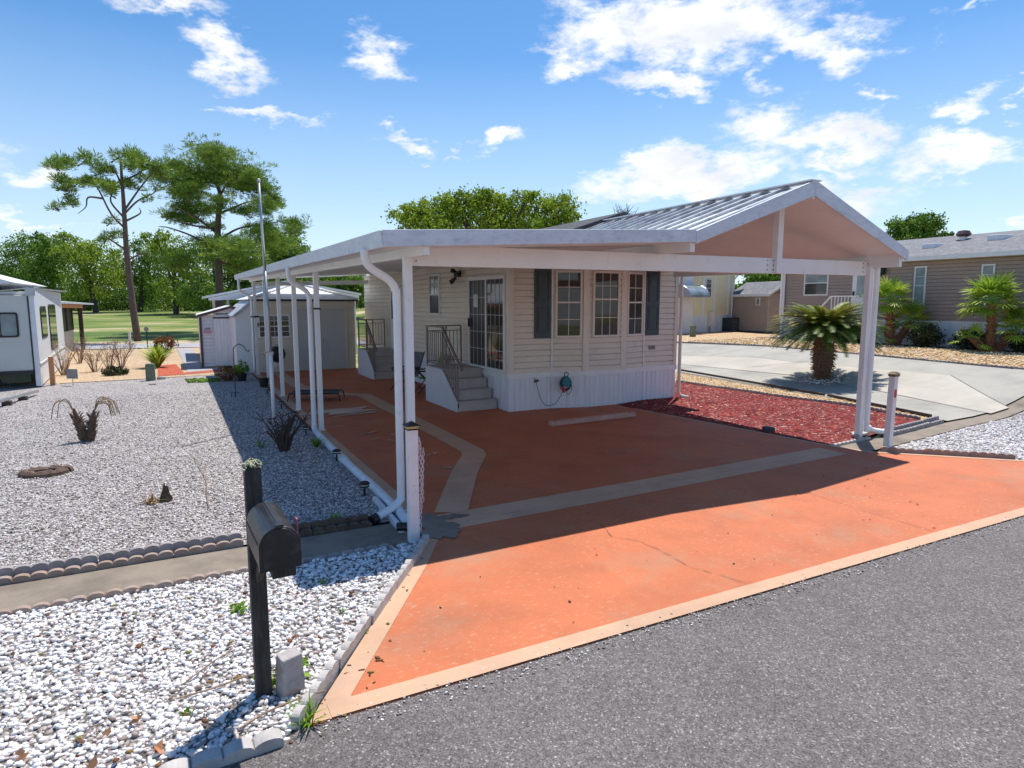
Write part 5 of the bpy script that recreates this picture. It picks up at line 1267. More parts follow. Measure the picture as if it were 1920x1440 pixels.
# bare hedge by the screened porch, utility box, signs
def bare(name, O, n, h, r, m, label, cat, thick=.01, sub=3, lean=0., group=None):
    b = MB()
    for i in range(n):
        a = rng.uniform(0, 6.28); e = rng.uniform(.2, 1) * r; hh = h * rng.uniform(.6, 1.1)
        tip = np.array([O[0] + e * math.cos(a), O[1] + e * math.sin(a), O[2] + hh]); p1 = np.array([O[0] + e * .35 * math.cos(a) + rng.normal(0, .03), O[1] + e * .35 * math.sin(a) + rng.normal(0, .03), O[2] + hh * .45])
        b.tube([(O[0] + .05 * math.cos(a), O[1] + .05 * math.sin(a), O[2] - .03), p1, tip], [thick * 1.3, thick, thick * .5], 5)
        for k in range(sub):
            t = rng.uniform(.35, .95); s = (p1 + (tip - p1) * t) if t > .5 else p1; d = rng.normal(size=3) * np.array([1, 1, .6]); d[2] = abs(d[2]) + .3; d /= np.linalg.norm(d)
            b.tube([s, s + d * hh * rng.uniform(.15, .35)], [thick * .7, thick * .35], 4)
    return tag(b.build(name, m, loc=O), label, cat, group)
bare('bare_bush', (-4.95, -1.62, 0), 30, .62, .42, 'twig', 'leafless dark bush with upright branches in the shaded gravel', 'bush', .012, 4)
tuft('spiky_plant', (-5.25, -1.15, 0), 14, .20, 'weed', 'small olive spiky plant left of the bare bush', 'plant', 1.2, .012)
for i, (x, y, h) in enumerate(((150, 668, 1.1), (178, 684, .9), (205, 678, 1.1), (228, 676, 1.2), (120, 690, 1.2))):
    p = at(x, y + 14); bare('dry_shrub', (p[0], p[1], 0), 20, h * .92, .7, 'twigtan', ['dry brown shrub before the screened porch', 'low dry shrub between the porch shrub and the tall pair', 'dry twiggy shrub left of the tallest one', 'tallest dry twiggy shrub on the tan sand lot', 'dry brown shrub touching the trailer corner'][i], 'shrub', .008, 6, group='dry shrubs on the sand lot')
p = at(218, 704); bushy('green_shrub', (p[0], p[1], 0), .4, .14, 30, .09, 'shrubl', 'low dark green growth under the dry shrubs', 'shrub')
p = at(296, 690); tuft('lily_clump', (p[0], p[1], 0), 150, .95, 'fan', 'tall green strap leaved clump beside the orange mulch', 'plant', .75, .03)
p = at(309, 662); bushy('flower_shrub', (p[0], p[1], 0), .5, .4, 40, .1, 'redleaf', 'reddish shrub beside the walkway of the small shed', 'shrub')
ub = thing('utility_pedestal', tuple(at(283, 714)), 'grey green utility pedestal beside the orange mulch', 'utility box')
p = at(283, 714); b = MB(tuple(p)); b.prism([(-.13, -.1, 0), (.13, -.1, 0), (.13, -.1, .50), (.09, -.1, .54), (-.09, -.1, .54), (-.13, -.1, .50)], (0, .2, 0)); b.build('housing', 'green_box', ub, bev=.015); MB(tuple(p)).box(-.1, .1, -.105, -.1, .1, .45).build('door', 'green_box', ub)
for x, y, r_, h_, lab in ((303, 712, .12, .1, 'white round stone beside the green pedestal'), (286, 722, .1, .06, 'grey flat stone before the green pedestal')):
    p = at(x, y); tag(MB().prism([(a, c, 0) for a, c in blobpoly((p[0], p[1]), r_, r_ * .7, 10)], (0, 0, h_)).build('garden_stone', 'edgerlight', loc=tuple(p), bev=.02), lab, 'stone')
sgn = thing('yard_sign', tuple(at(137, 724)), 'small grey lattice sign on a thin stake at the trailer end of the yard', 'yard sign')
p = at(137, 724); MB(tuple(p), (.89, -.46)).box(-.16, .16, -.01, .01, .22, .50).build('panel', 'edger', sgn); MB(tuple(p)).tube([(0, .02, 0), (0, .02, .3)], .01, 5).build('stake', 'steel', sgn)
rs = thing('street_marker', tuple(at(277, 652)), 'small round grey sign on a pole at the far street', 'sign')
p = at(277, 652); MB(tuple(p), (.89, -.46)).tube([(0, -.02, 1.0), (0, .02, 1.0)], .13, 16).build('disc', 'steel', rs); MB(tuple(p)).tube([(0, 0, 0), (0, 0, .9)], .03, 6).build('pole', 'timber', rs)
b = MB(tuple(at(245, 657))); b.tube([(0, 0, 0), (0, 0, .95)], .06, 8); tag(b.build('lot_stake', 'white', loc=tuple(at(245, 657))), 'short white stake at the edge of the sand lot', 'stake')

# ------------------------------------------------------------------ YARD PLANTS
def trunk_lump(mb, base, top, r0, r1, n=10, seg=7, j=.12):
    P = [np.array(base) + (np.array(top) - np.array(base)) * i / seg for i in range(seg + 1)]
    mb.tube(P, [(r0 + (r1 - r0) * i / seg) * (1 + rng.uniform(-j, j)) for i in range(seg + 1)], n)
p = at(161, 829); dpm = thing('dead_cycad', (p[0], p[1], 0), 'twin trunked dead cycad with curled brown fronds in the grey gravel', 'plant')
b = MB(); trunk_lump(b, (p[0], p[1], -.02), (p[0] - .09, p[1] + .02, .40), .07, .07); trunk_lump(b, (p[0] - .09, p[1] + .02, .36), (p[0] - .14, p[1] + .02, .60), .055, .02, seg=4); b.build('trunk', 'brownbark', dpm)
b = MB(); trunk_lump(b, (p[0] + .06, p[1], -.02), (p[0] + .14, p[1], .46), .07, .055); trunk_lump(b, (p[0] + .14, p[1], .44), (p[0] + .16, p[1], .56), .04, .015, seg=3); b.build('trunk', 'brownbark', dpm)
sp = MB()
for k in range(260):
    s_ = k % 2; z = rng.uniform(.02, .5); cx_ = (p[0] - .09 * z / .4) if s_ == 0 else p[0] + .06 + .08 * z / .46; a = rng.uniform(0, 6.28); r_ = .07
    sp.tube([(cx_ + r_ * .8 * math.cos(a), p[1] + r_ * .8 * math.sin(a), z), (cx_ + r_ * 1.5 * math.cos(a), p[1] + r_ * 1.5 * math.sin(a), z + .05)], [.008, .003], 4)
sp.build('leaf_bases', 'brownbark', dpm)
fb_ = MB()
for k in range(13):
    a = rng.uniform(-.6, .6) + (0 if k < 10 else math.pi); sx_ = p[0] + .15 if k < 10 else p[0] - .13; L0 = rng.uniform(.22, .40); hh = rng.uniform(.16, .26)
    fb_.tube(curve([(sx_, p[1], .50), (sx_ + L0 * .3 * math.cos(a), p[1] + L0 * .4 * math.sin(a), .50 + hh), (sx_ + L0 * .85 * math.cos(a), p[1] + L0 * .9 * math.sin(a), .50 + hh * .9), (sx_ + L0 * 1.05 * math.cos(a), p[1] + L0 * 1.2 * math.sin(a), .42 + hh * .2)], 4), .006, 4)
fb_.build('frond', 'deadleaf', dpm)
p = at(86, 891); st_ = thing('rock_ring', (p[0], p[1], 0), 'low brown hollow rock ring lying on the grey gravel', 'rock')
b = MB(); n = 26
ringp = [(p[0] + .24 * math.cos(t) * (1 + .12 * math.sin(3 * t)), p[1] + .15 * math.sin(t), .03) for t in np.linspace(0, 6.283, n)]
b.tube(ringp, [.068 * (1 + .15 * math.sin(i * 1.7) + .1 * math.sin(i * 2.9)) for i in range(n)], 8, cap=False); b.build('ring', 'rust', st_)
MB().prism([(x, y, .0) for x, y in blobpoly((p[0], p[1]), .2, .11, 14)], (0, 0, .03)).build('hollow', 'twig', st_)
p = at(312, 941); b = MB(); 
for k in range(60):
    a = rng.uniform(0, 6.28); h = rng.uniform(.06, .24); r_ = .10 * (1 - h / .28); b.tube([(p[0] + r_ * math.cos(a), p[1] + r_ * math.sin(a), max(0, h - .14)), (p[0] + r_ * .8 * math.cos(a), p[1] + r_ * .8 * math.sin(a), h)], [.016, .004], 4)
tag(b.build('dead_stump', 'brownbark', loc=(p[0], p[1], 0)), 'small pointed dead stump in the grey yard gravel', 'stump')
tuft('dry_grass', (p[0] - .15, p[1] - .03, 0), 46, .16, 'redleaf', 'dry yellowish grass beside the small pointed stump', 'grass tuft', 1.4, .006)
tag(MB().prism([(x, y, 0) for x, y in blobpoly((3.3, -4.15), .12, .1, 11)], (0, 0, .11)).build('solar_lamp_base', 'darkcloth', loc=(3.3, -4.15, 0), bev=.02), 'dark stone at the shaded edge of the red mulch', 'stone')

# ------------------------------------------------------------------ PALMS
def fronds(name, O, n, L_, m, parent, droop=1., emin=-.35, emax=1.35, leaf=.17, nl=34, w=.011, asym=0.):
    Vs = []; Ts = []
    for i in range(n):
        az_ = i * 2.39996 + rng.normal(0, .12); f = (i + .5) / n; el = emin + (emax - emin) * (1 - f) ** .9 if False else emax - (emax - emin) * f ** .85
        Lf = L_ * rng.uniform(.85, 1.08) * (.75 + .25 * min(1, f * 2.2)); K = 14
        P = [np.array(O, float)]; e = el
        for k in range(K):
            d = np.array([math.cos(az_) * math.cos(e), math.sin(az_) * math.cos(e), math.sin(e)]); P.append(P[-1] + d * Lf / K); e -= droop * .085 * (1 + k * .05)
        P = np.array(P); side = np.array([-math.sin(az_), math.cos(az_), 0]); tb = np.clip(rng.normal(.35 + (.35 if f < .5 else 0), .12), 0, 1)  # upper fronds get a brighter tint: sunlit look put into the leaf colour
        for k in range(K):
            a, b_ = P[k], P[k + 1]; Vs += [a - side * .008, a + side * .008, b_ + side * .006, b_ - side * .006]; Ts += [min(1, tb + .3)] * 4
        for j in range(nl):
            t = .10 + .9 * (j + .5) / nl; x = t * K; k = min(K - 1, int(x)); q = P[k] + (P[k + 1] - P[k]) * (x - k); fd = P[k + 1] - P[k]; fd = fd / np.linalg.norm(fd); up_ = np.cross(side, fd) * (1 if np.cross(side, fd)[2] > 0 else -1)
            ll = leaf * math.sin(math.pi * min(.97, .12 + t * .85)) ** .5 * rng.uniform(.85, 1.1)
            for s in (-1, 1):
                d = side * s * .8 + fd * .55 + up_ * .28 + rng.normal(0, .05, 3); d /= np.linalg.norm(d); ww = fd * w
                e_ = q + d * ll + np.array([0, 0, -.02]); Vs += [q - ww, q + ww, e_ + ww * .2, e_ - ww * .2]; Ts += [np.clip(tb + rng.normal(0, .1), 0, 1)] * 4
    V = np.array(Vs); return mesh_np(name, V, np.arange(len(V)).reshape(-1, 4), m, parent, tint=np.array(Ts))
pp = att(1541, 712); pz0 = pp[2]
sgp = thing('sago_palm', tuple(pp), 'sago palm with a thick shaggy trunk growing in the concrete driveway', 'palm')
DS = float(np.linalg.norm(pp[:2] - CAM[:2])); KS = DS / 21.     # scale by distance
b = MB(); prof = []
for k in range(26):
    t = k / 25; r_ = (.165 + .12 * math.sin(math.pi * min(1, t * .95)) * (t > 0)) * KS * (1.05 if k % 2 else .93); prof.append((r_, t * 1.42 * KS))
b.lathe(prof, tuple(pp), 14); b.build('trunk', 'brownbark', sgp)
sp = MB()
for k in range(620):
    t = rng.uniform(.04, 1.); a = rng.uniform(0, 6.28); r_ = (.165 + .12 * math.sin(math.pi * min(1, t * .95))) * KS; z = t * 1.42 * KS
    c1 = np.array([pp[0] + r_ * .9 * math.cos(a), pp[1] + r_ * .9 * math.sin(a), pz0 + z]); c2 = c1 + np.array([math.cos(a) * .10, math.sin(a) * .10, rng.uniform(-.10, .04)]) * KS * rng.uniform(.6, 1.5)
    sp.tube([c1, c2], [.014, .005], 4)
sp.build('leaf_bases', 'deadleaf', sgp)
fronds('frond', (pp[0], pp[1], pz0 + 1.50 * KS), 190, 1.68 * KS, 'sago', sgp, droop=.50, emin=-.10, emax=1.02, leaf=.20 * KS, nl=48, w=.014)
pat = [(pp[0] + x, pp[1] + y) for x, y in blobpoly((0, 0), .75, .75, 18, .15)]
sheet('gravel_ground', pat, .04, 'gravelwhite')
stones('gravel', pat, 700, .03, .06, .03, 'pebblewhite', 1, 'ring of white gravel around the sago palm trunk')

def fanleaf(Vs, Ts, O, d, r, tint, n=22):
    d = d / np.linalg.norm(d); s = np.cross(d, [0, 0, 1.]); s /= np.linalg.norm(s); u = np.cross(s, d)
    for k in range(n):
        a = -2.1 + 4.2 * k / (n - 1); L0 = r * (1 - .28 * abs(a / 2.1) ** 2) * rng.uniform(.85, 1.08); dd = d * math.cos(a) + s * math.sin(a) + u * .12 * ((k % 2) - .5) - np.array([0, 0, .12]); dd /= np.linalg.norm(dd)
        q = np.cross(dd, u); q = q / np.linalg.norm(q) * r * .055; m_ = O + dd * L0 * .55; e = O + dd * L0 + np.array([0, 0, -.1 * r])
        Vs += [O - q * .3, O + q * .3, m_ + q, m_ - q, m_ - q, m_ + q, e + q * .1, e - q * .1]; Ts += [np.clip(tint + rng.normal(0, .12), 0, 1)] * 8
def fanpalm(name, O, h, lean, nl, R_, label, heads=1, trunk_r=.115, subs=()):
    t = thing(name, O, label, 'palm'); O = np.array(O, float)
    for (dx, dy, hh, rr, n_) in ((lean[0], lean[1], h, R_, nl),) + tuple(subs):
        off = np.array([dx, dy, 0]); base = O + off * .15 * np.sign(hh); top = O + off + np.array([0, 0, hh])
        b = MB(); P = [base + (top - base) * i / 10 for i in range(11)]; b.tube(P, [trunk_r * (1.25 - .45 * i / 10) * (1.08 if i % 2 else .94) for i in range(11)], 10); tk = b.build('trunk', 'palmtrunk', t)
        sp = MB()
        for k in range(120):
            f = rng.uniform(.02, 1); a = rng.uniform(0, 6.28); c1 = base + (top - base) * f + np.array([math.cos(a), math.sin(a), 0]) * trunk_r; sp.tube([c1, c1 + np.array([math.cos(a) * .08, math.sin(a) * .08, .09])], [.02, .006], 4)
        sp.build('leaf_bases', 'palmtrunk', t)
        Vs = []; Ts = []; st = MB()
        for i in range(n_):
            az_ = i * 2.4 + rng.normal(0, .2); el = 1.4 - 1.75 * ((i + .5) / n_); d = np.array([math.cos(az_) * math.cos(el), math.sin(az_) * math.cos(el), math.sin(el)]); pl_ = rr * rng.uniform(.5, .8)
            e = top + d * pl_ + np.array([0, 0, -.08]); st.tube([top, top + d * pl_ * .5 + np.array([0, 0, .03]), e], .012, 4); fanleaf(Vs, Ts, e, d + np.array([0, 0, -.25]), rr * rng.uniform(.50, .68), rng.uniform(.25, .75))
        st.build('petiole', 'fan' if False else 'green_cloth', t); V = np.array(Vs); mesh_np('fronds', V, np.arange(len(V)).reshape(-1, 4), 'fan', t, tint=np.array(Ts))
    return t
p = attw(1672, 648, 17.9); fanpalm('fan_palm', tuple(p), 1.75, (-.12, .15, 0), 26, .85, 'leaning fan palm cluster right of the carport post, before the taupe house', subs=((.45, -.35, .9, .85, 16), (.2, .3, .5, .6, 8)))
p = attw(1857, 656, 17.7); fanpalm('fan_palm', tuple(p), 1.65, (-.05, .05, 0), 28, .98, 'taller fan palm with reddish trunk before the small window of the taupe house', subs=((.3, -.55, .75, .8, 14), (-.25, .45, .45, .65, 8)))
for (x, y, r_, h_, lab) in ((1735, 646, .52, .42, 'rounded dark shrub left of the fan palm by the taupe house'), (1818, 650, .55, .36, 'rounded dark shrub half hidden by the taller fan palm'), (1590, 632, .5, .3, 'low dark shrub behind the sago palm against the taupe house'), (1925, 658, .4, .35, 'dark shrub cut by the right edge of the photo')):
    p = attw(x, y); bushy('shrub', tuple(p), r_, h_, 90, .075, 'shrubl', lab, 'shrub', group='shrubs along the taupe house')

# ------------------------------------------------------------------ TAUPE HOUSE (right)
GZ = .75
th_ = thing('taupe_house', (19.2, 0, GZ), 'taupe sided manufactured home with white skirting and grey shingle roof at the right', 'house')
V0_, V1_ = -13., 8.85; U0 = 19.; EZ = 4.02
SKZ = 1.68
def TW(a, b): return MB((U0, 8.85, 0), (0, -1), (1, 0))
b = TW(0, 0); siding(b, V1_ - V0_, SKZ, EZ + .05, c=.135, d=.014); addmb(b, wallseg((U0 + 9, V1_), (U0, V1_), SKZ, lambda x: EZ + 1.05 * (1 - abs(x - 4.5) / 4.5), c=.135)); b.build('wall', 'taupe', th_)
b = MB((U0, V1_, 0), (0, -1), (1, 0)); ribbed(b, V1_ - V0_, GZ - .1, SKZ, .28, .012); k_ = MB((U0 + 9, V1_, 0), (-1, 0), (0, -1)); addmb(b, wallseg((U0 + 9, V1_), (U0, V1_), GZ - .1, SKZ, ribbed, step=.28)); b.build('skirting', 'skirt', th_)
MB().box(U0 - .03, U0, V0_, V1_ + .03, SKZ - .02, SKZ + .05).build('ledge', 'white2', th_)
b = MB(); b.box(U0 - .05, U0 + .06, V1_ - .07, V1_ + .05, SKZ + .06, EZ); b.build('corner_trim', 'white2', th_)
b = MB(); b.tube([(U0 - .1, V1_ - .2, EZ), (U0 - .1, V1_ - .2, GZ)], .05, 8); b.build('downspout', 'white2', th_)
b = MB(); b.prism([(U0 - .35, V0_, EZ + .08), (U0 + 4.5, V0_, EZ + 1.25), (U0 + 9.35, V0_, EZ + .08), (U0 + 9.35, V0_, EZ - .0), (U0 + 4.5, V0_, EZ + 1.15), (U0 - .35, V0_, EZ - .0)], (0, V1_ - V0_ + .3, 0)); trf = b.build('roof', 'shingle', th_)
MB().box(U0 - .42, U0 - .35, V0_, V1_ + .32, EZ - .03, EZ + .13).build('gutter', 'white2', trf)
MB().box(U0 - .35, U0 + .0, V0_, V1_ + .3, EZ - .03, EZ - .01).build('eave_soffit', 'siding', trf)
def onroof(x, y, s=.35, m='teal', nm='skylight', h=.12):
    # hit roof plane z = EZ+.08 + (u-U0+.35)*k
    k = 1.17 / 4.85; r = ray(x, y); z0 = EZ + .08 - k * (U0 - .35)
    t = (z0 + k * CAM[0] - CAM[2]) / (r[2] - k * r[0]); P = CAM + r * t
    b = MB(tuple(P)); b.box(-s, s, -s * .8, s * .8, -.1, h); b.build(nm, 'white2', trf, bev=.02)
    return P
M['skyl'] = mat('skylight_blue', (.35, .42, .50), .2, .1, 3); 
onroof(1748, 463, .30); onroof(1875, 447, .35); P = onroof(1806, 449, .12, nm='roof_vent'); 
b = MB(tuple(P)); b.lathe([(.2, .12), (.28, .2), (.2, .34), (.02, .38)], n=12); b.build('vent_cap', 'brown', trf)
TA = (0, -1)
window(th_, (U0 - .015, 2.70, 2.33), TA, .45, 1.46, 1, 2, .5, frame='white2', glass='glasspale', glass2='glasspale', grid2=False)
window(th_, (U0 - .015, .36, 3.03), TA, .42, .72, 1, 2, .5, frame='white2', glass='glasspale', glass2='glasspale', single=True)
window(th_, (U0 - .015, 7.62, 2.73), TA, 1.22, 1.10, 1, 1, .5, frame='white2', glass='glasspale', glass2='glass')
d_ = MB((U0 - .015, 5.25, SKZ + .05), TA, (1, 0)).box(0, 1.05, -.03, .02, 0, 2.1).build('door', 'white2', th_)
MB((U0 - .015, 5.25, SKZ + .05), TA, (1, 0)).box(.2, .85, -.038, -.03, .9, 1.9).build('pane', 'glasspale', d_)
MB((U0 - .015, 5.25, SKZ + .05), TA, (1, 0)).box(.06, .12, -.09, -.03, .95, 1.15).build('handle', 'black', d_)
b = MB((U0 - .15, 3.93, 3.62)); b.lathe([(.03, -.14), (.10, -.06), (.13, .14), (.08, .22), (.02, .30)], n=6); b.tube([(0, 0, .25), (.1, 0, .3), (.14, 0, .1)], .02, 5); b.build('wall_lantern', 'black', th_)
stt = thing('entry_steps', (18.3, 5, GZ), 'white railed entry steps at the taupe house door', 'steps')
b = MB()
for k in range(4): b.box(17.9, 19.0, 4.1 + 0 * k, 5.4 + .28 * (3 - k), GZ, GZ + .25 * (k + 1))
b.build('steps', 'shedwhite', stt)
b = MB()
for vv in np.linspace(4.2, 5.4, 9): b.box(17.9, 17.93, vv, vv + .03, GZ + 1, GZ + 1.9)
b.bar((17.91, 4.2, GZ + 1.92), (17.91, 5.45, GZ + 1.92), .05, .05); b.bar((17.91, 5.45, GZ + 1.92), (17.91, 6.4, GZ + .95), .05, .05); b.box(17.89, 17.94, 6.35, 6.4, GZ, GZ + .95)
b.build('railing', 'white2', stt)

# beige garden shed
pA, pB_ = at(1367, 621, GZ), at(1438, 625.5, GZ)
sa = (pB_ - pA)[:2]; W_ = np.linalg.norm(sa); sa /= W_; sn = np.array([-sa[1], sa[0]])
bs_ = thing('beige_shed', (pA[0], pA[1], GZ), 'taupe sided small shed with light grey shingle roof beside the yellow house', 'shed')
def BB(): return MB((pA[0], pA[1], GZ), sa, sn)
b = BB(); siding(b, W_, .12, 2.08, c=.12); k_ = MB((pA[0] + sa[0] * W_, pA[1] + sa[1] * W_, GZ), sn, -sa); siding(k_, 2.3, .12, 2.12, c=.12); addmb(b, k_); b.build('wall', 'tanshed', bs_)
b = BB(); b.box(-.03, .03, -.025, -.0, .12, 2.1); b.box(W_ - .03, W_ + .03, -.03, .03, .12, 2.1); b.build('corner_trim', 'tanshed', bs_)
b = BB(); b.prism([(-.12, -.12, 2.12), (-.12, 1.2, 2.85), (-.12, 2.5, 2.12), (-.12, 2.5, 2.05), (-.12, 1.2, 2.75), (-.12, -.12, 2.05)], (W_ + .24, 0, 0)); b.build('roof', 'shingle', bs_)
b = BB(); b.box(-.14, W_ + .14, -.15, -.12, 2.0, 2.13); b.bar((W_ + .13, -.14, 2.06), (W_ + .13, 1.2, 2.80), .02, .12); b.build('fascia', 'white2', bs_)
window(bs_, (pA[0] + sa[0] * W_ * .70 - sn[0] * .015, pA[1] + sa[1] * W_ * .70 - sn[1] * .015, GZ + 1.52), sa, .32, .42, 1, 1, .5, frame='white2', glass='glasspale', single=True, fw=.04)
b = BB(); b.box(-.05, W_ + .05, -.2, 2.3, -.1, .10); b.build('base', 'timber', bs_)

# grit along the street edge
stones('gravel', [(13.1, -4.2), (18, -4.2), (18, 9), (13.3, 9), (13.7, 4.7), (13.5, .73)], 9000, .05, .11, .0, 'pebbletan', 1, 'coarse tan stones between the concrete driveway and the taupe house')
stones('grit', [(-5.8, -8.80), (6.2, -8.76), (6.2, -8.96), (-5.8, -9.02)], 2600, .006, .024, .017, 'pebblegrey', 1, 'loose grit and small stones along the seam between driveway and street', cat='grit')
stones('leaf_litter', [(-5.7, -8.7), (5.8, -8.7), (3.3, -6.0), (-4.0, -6.2)], 60, .012, .035, .026, 'redleaf', 1, 'scattered dry leaf bits on the orange driveway', cat='leaf litter', flat=.2)
stones('leaf_litter', [(-7.2, -9.2), (-5.6, -9.05), (-4.3, -6.6), (-4.5, -6.9), (-6.0, -9.0)], 160, .02, .05, .02, 'redleaf', 1, 'dry leaf litter gathered along the flare edging and street corner', cat='leaf litter', flat=.2)
stones('leaf_litter', [(-9, -9.0), (-6.0, -8.9), (-4.8, -7.2), (-6.0, -6.6), (-9, -6.6)], 240, .02, .055, .035, 'redleaf', 1, 'brown leaf bits scattered through the white gravel bed', cat='leaf litter', flat=.25)
# yellow house
yA, yB = at(1262, 626, GZ), at(1374, 621, GZ)
ya = (yB - yA)[:2]; YW = np.linalg.norm(ya); ya /= YW; yn = np.array([-ya[1], ya[0]])
yh = thing('yellow_house', (yA[0], yA[1], GZ), 'pale yellow house with white corner boards seen between the carport and the taupe shed', 'house')
def YB(): return MB((yA[0], yA[1], GZ), ya, yn)
def yx(px): 
    r = ray(px, 600); o = np.array([yA[0], yA[1]]) - CAM[:2]; 
    den = r[0] * yn[0] + r[1] * yn[1]; t = (o @ yn) / den; P = CAM[:2] + r[:2] * t; return (P - yA[:2]) @ ya
b = YB(); siding(b, YW, .95, 3.4, c=.14); b.build('wall', 'yellow', yh)
b = YB(); ribbed(b, YW, -.1, .95, .3, .012); b.build('skirting', 'skirt', yh)
b = MB((yA[0] + ya[0] * YW, yA[1] + ya[1] * YW, GZ), yn, -ya); b.box(0, 6, 0, .02, 0, 3.4); b.build('side_wall', 'yellow', yh)
b = YB(); b.box(-6, yx(1287), -.4, .0, 0, 3.3); b.build('porch_wall', 'shedwhite', yh)
b = YB(); xm = (yx(1287) + YW) / 2
b.prism([(-2, -.3, 3.25), (xm, -.3, 4.3), (YW + .4, -.3, 3.25), (YW + .4, -.3, 3.4), (xm, -.3, 4.45), (-2, -.3, 3.4)], (0, 7, 0)); b.build('roof', 'shingle', yh)
b = YB(); b.prism([(-2, -.36, 3.22), (xm, -.36, 4.25), (YW + .4, -.36, 3.22), (YW + .4, -.36, 3.42), (xm, -.36, 4.46), (-2, -.36, 3.42)], (0, .05, 0)); b.build('gable_trim', 'white2', yh)
b = YB(); b.prism([(.1, .005, 3.38), (YW, .005, 3.38), (xm, .005, 4.2)], (0, .02, 0)); b.build('gable_wall', 'yellow', yh)
for px in (1316, 1337, 1363):
    x = yx(px); YB().box(x - .06, x + .06, -.05, -.0, .95, 3.4).build('corner_board', 'white2', yh)
x0 = yx(1319.5); x1 = yx(1331)
window(yh, (yA[0] + ya[0] * x0 - yn[0] * .02, yA[1] + ya[1] * x0 - yn[1] * .02, GZ + 1.95), ya, x1 - x0, 1.05, 1, 2, .5, frame='white2')
b = YB(); xx = yx(1372); b.tube([(xx, -.3, 3.25), (xx - .2, -.2, 3.0), (xx - .2, -.1, 2.4), (xx - .2, -.1, 0)], .05, 6); b.build('downspout', 'white2', yh)
xx = yx(1326); YB().box(xx, xx + .28, -.25, -.02, .35, 1.15).build('meter_box', 'trim', yh); 
b = YB(); b.tube([(xx + .1, -.12, 1.1), (xx + .1, -.12, 0)], .03, 6); b.build('conduit', 'taupe', yh)
aw = thing('bubble_awning', tuple(at(1275, 565, 3.0)), 'translucent blue grey bubble awning over the yellow house porch', 'awning')
x = yx(1276); b = YB()
for k in range(8):
    a0, a1 = R(k * 11.25), R((k + 1) * 11.25); b.add([(x - .9, -.4 - .9 * math.sin(a0), 1.95 + .65 * math.cos(a0)), (x + .7, -.4 - .9 * math.sin(a0), 1.95 + .65 * math.cos(a0)), (x + .7, -.4 - .9 * math.sin(a1), 1.95 + .65 * math.cos(a1)), (x - .9, -.4 - .9 * math.sin(a1), 1.95 + .65 * math.cos(a1))], [(0, 1, 2, 3)])
b.build('canopy', 'glasspale', aw)
b = YB()
for xx_ in (x - .9, x + .7):
    b.add([(xx_, -.4, 1.95)] + [(xx_, -.4 - .9 * math.sin(R(k * 11.25)), 1.95 + .65 * math.cos(R(k * 11.25))) for k in range(9)], [tuple(range(10))])
    b.tube([(xx_ + .01, -.4 - .9 * math.sin(R(k * 11.25)), 1.95 + .65 * math.cos(R(k * 11.25))) for k in range(9)], .02, 5)
b.build('side_panel', 'steel', aw)
ac = thing('air_conditioner', tuple(att(1345, 621)), 'black slatted air conditioning unit between the yellow house and the taupe shed', 'air conditioner')
p = att(1348, 621) - np.array([yn[0], yn[1], 0]) * .75; b = MB(tuple(p), ya, yn); b.box(-.45, .42, -.45, .35, 0, .80); b.build('casing', 'acgrey', ac, bev=.03)
b = MB(tuple(p), ya, yn)
for k in range(9): b.box(-.44, .41, -.465, -.45, .08 + k * .075, .10 + k * .075)
b.build('louvres', 'steel', ac)
p = att(1299, 632); up_ = thing('utility_pedestal', tuple(p), 'olive green utility pedestal at the far end of the concrete driveway', 'utility box')
b = MB(tuple(p)); b.prism([(-.12, -.1, 0), (.12, -.1, 0), (.12, -.1, .52), (.08, -.1, .58), (-.08, -.1, .58), (-.12, -.1, .52)], (0, .2, 0)); b.build('housing', 'green_box', up_, bev=.015); MB(tuple(p)).box(-.1, .1, -.105, -.1, .1, .45).build('door', 'green_box', up_)
p = att(1302, 620); bushy('shrub', tuple(p), .35, .38, 30, .07, 'shrubl', 'small grey shrub behind the green utility pedestal', 'shrub')

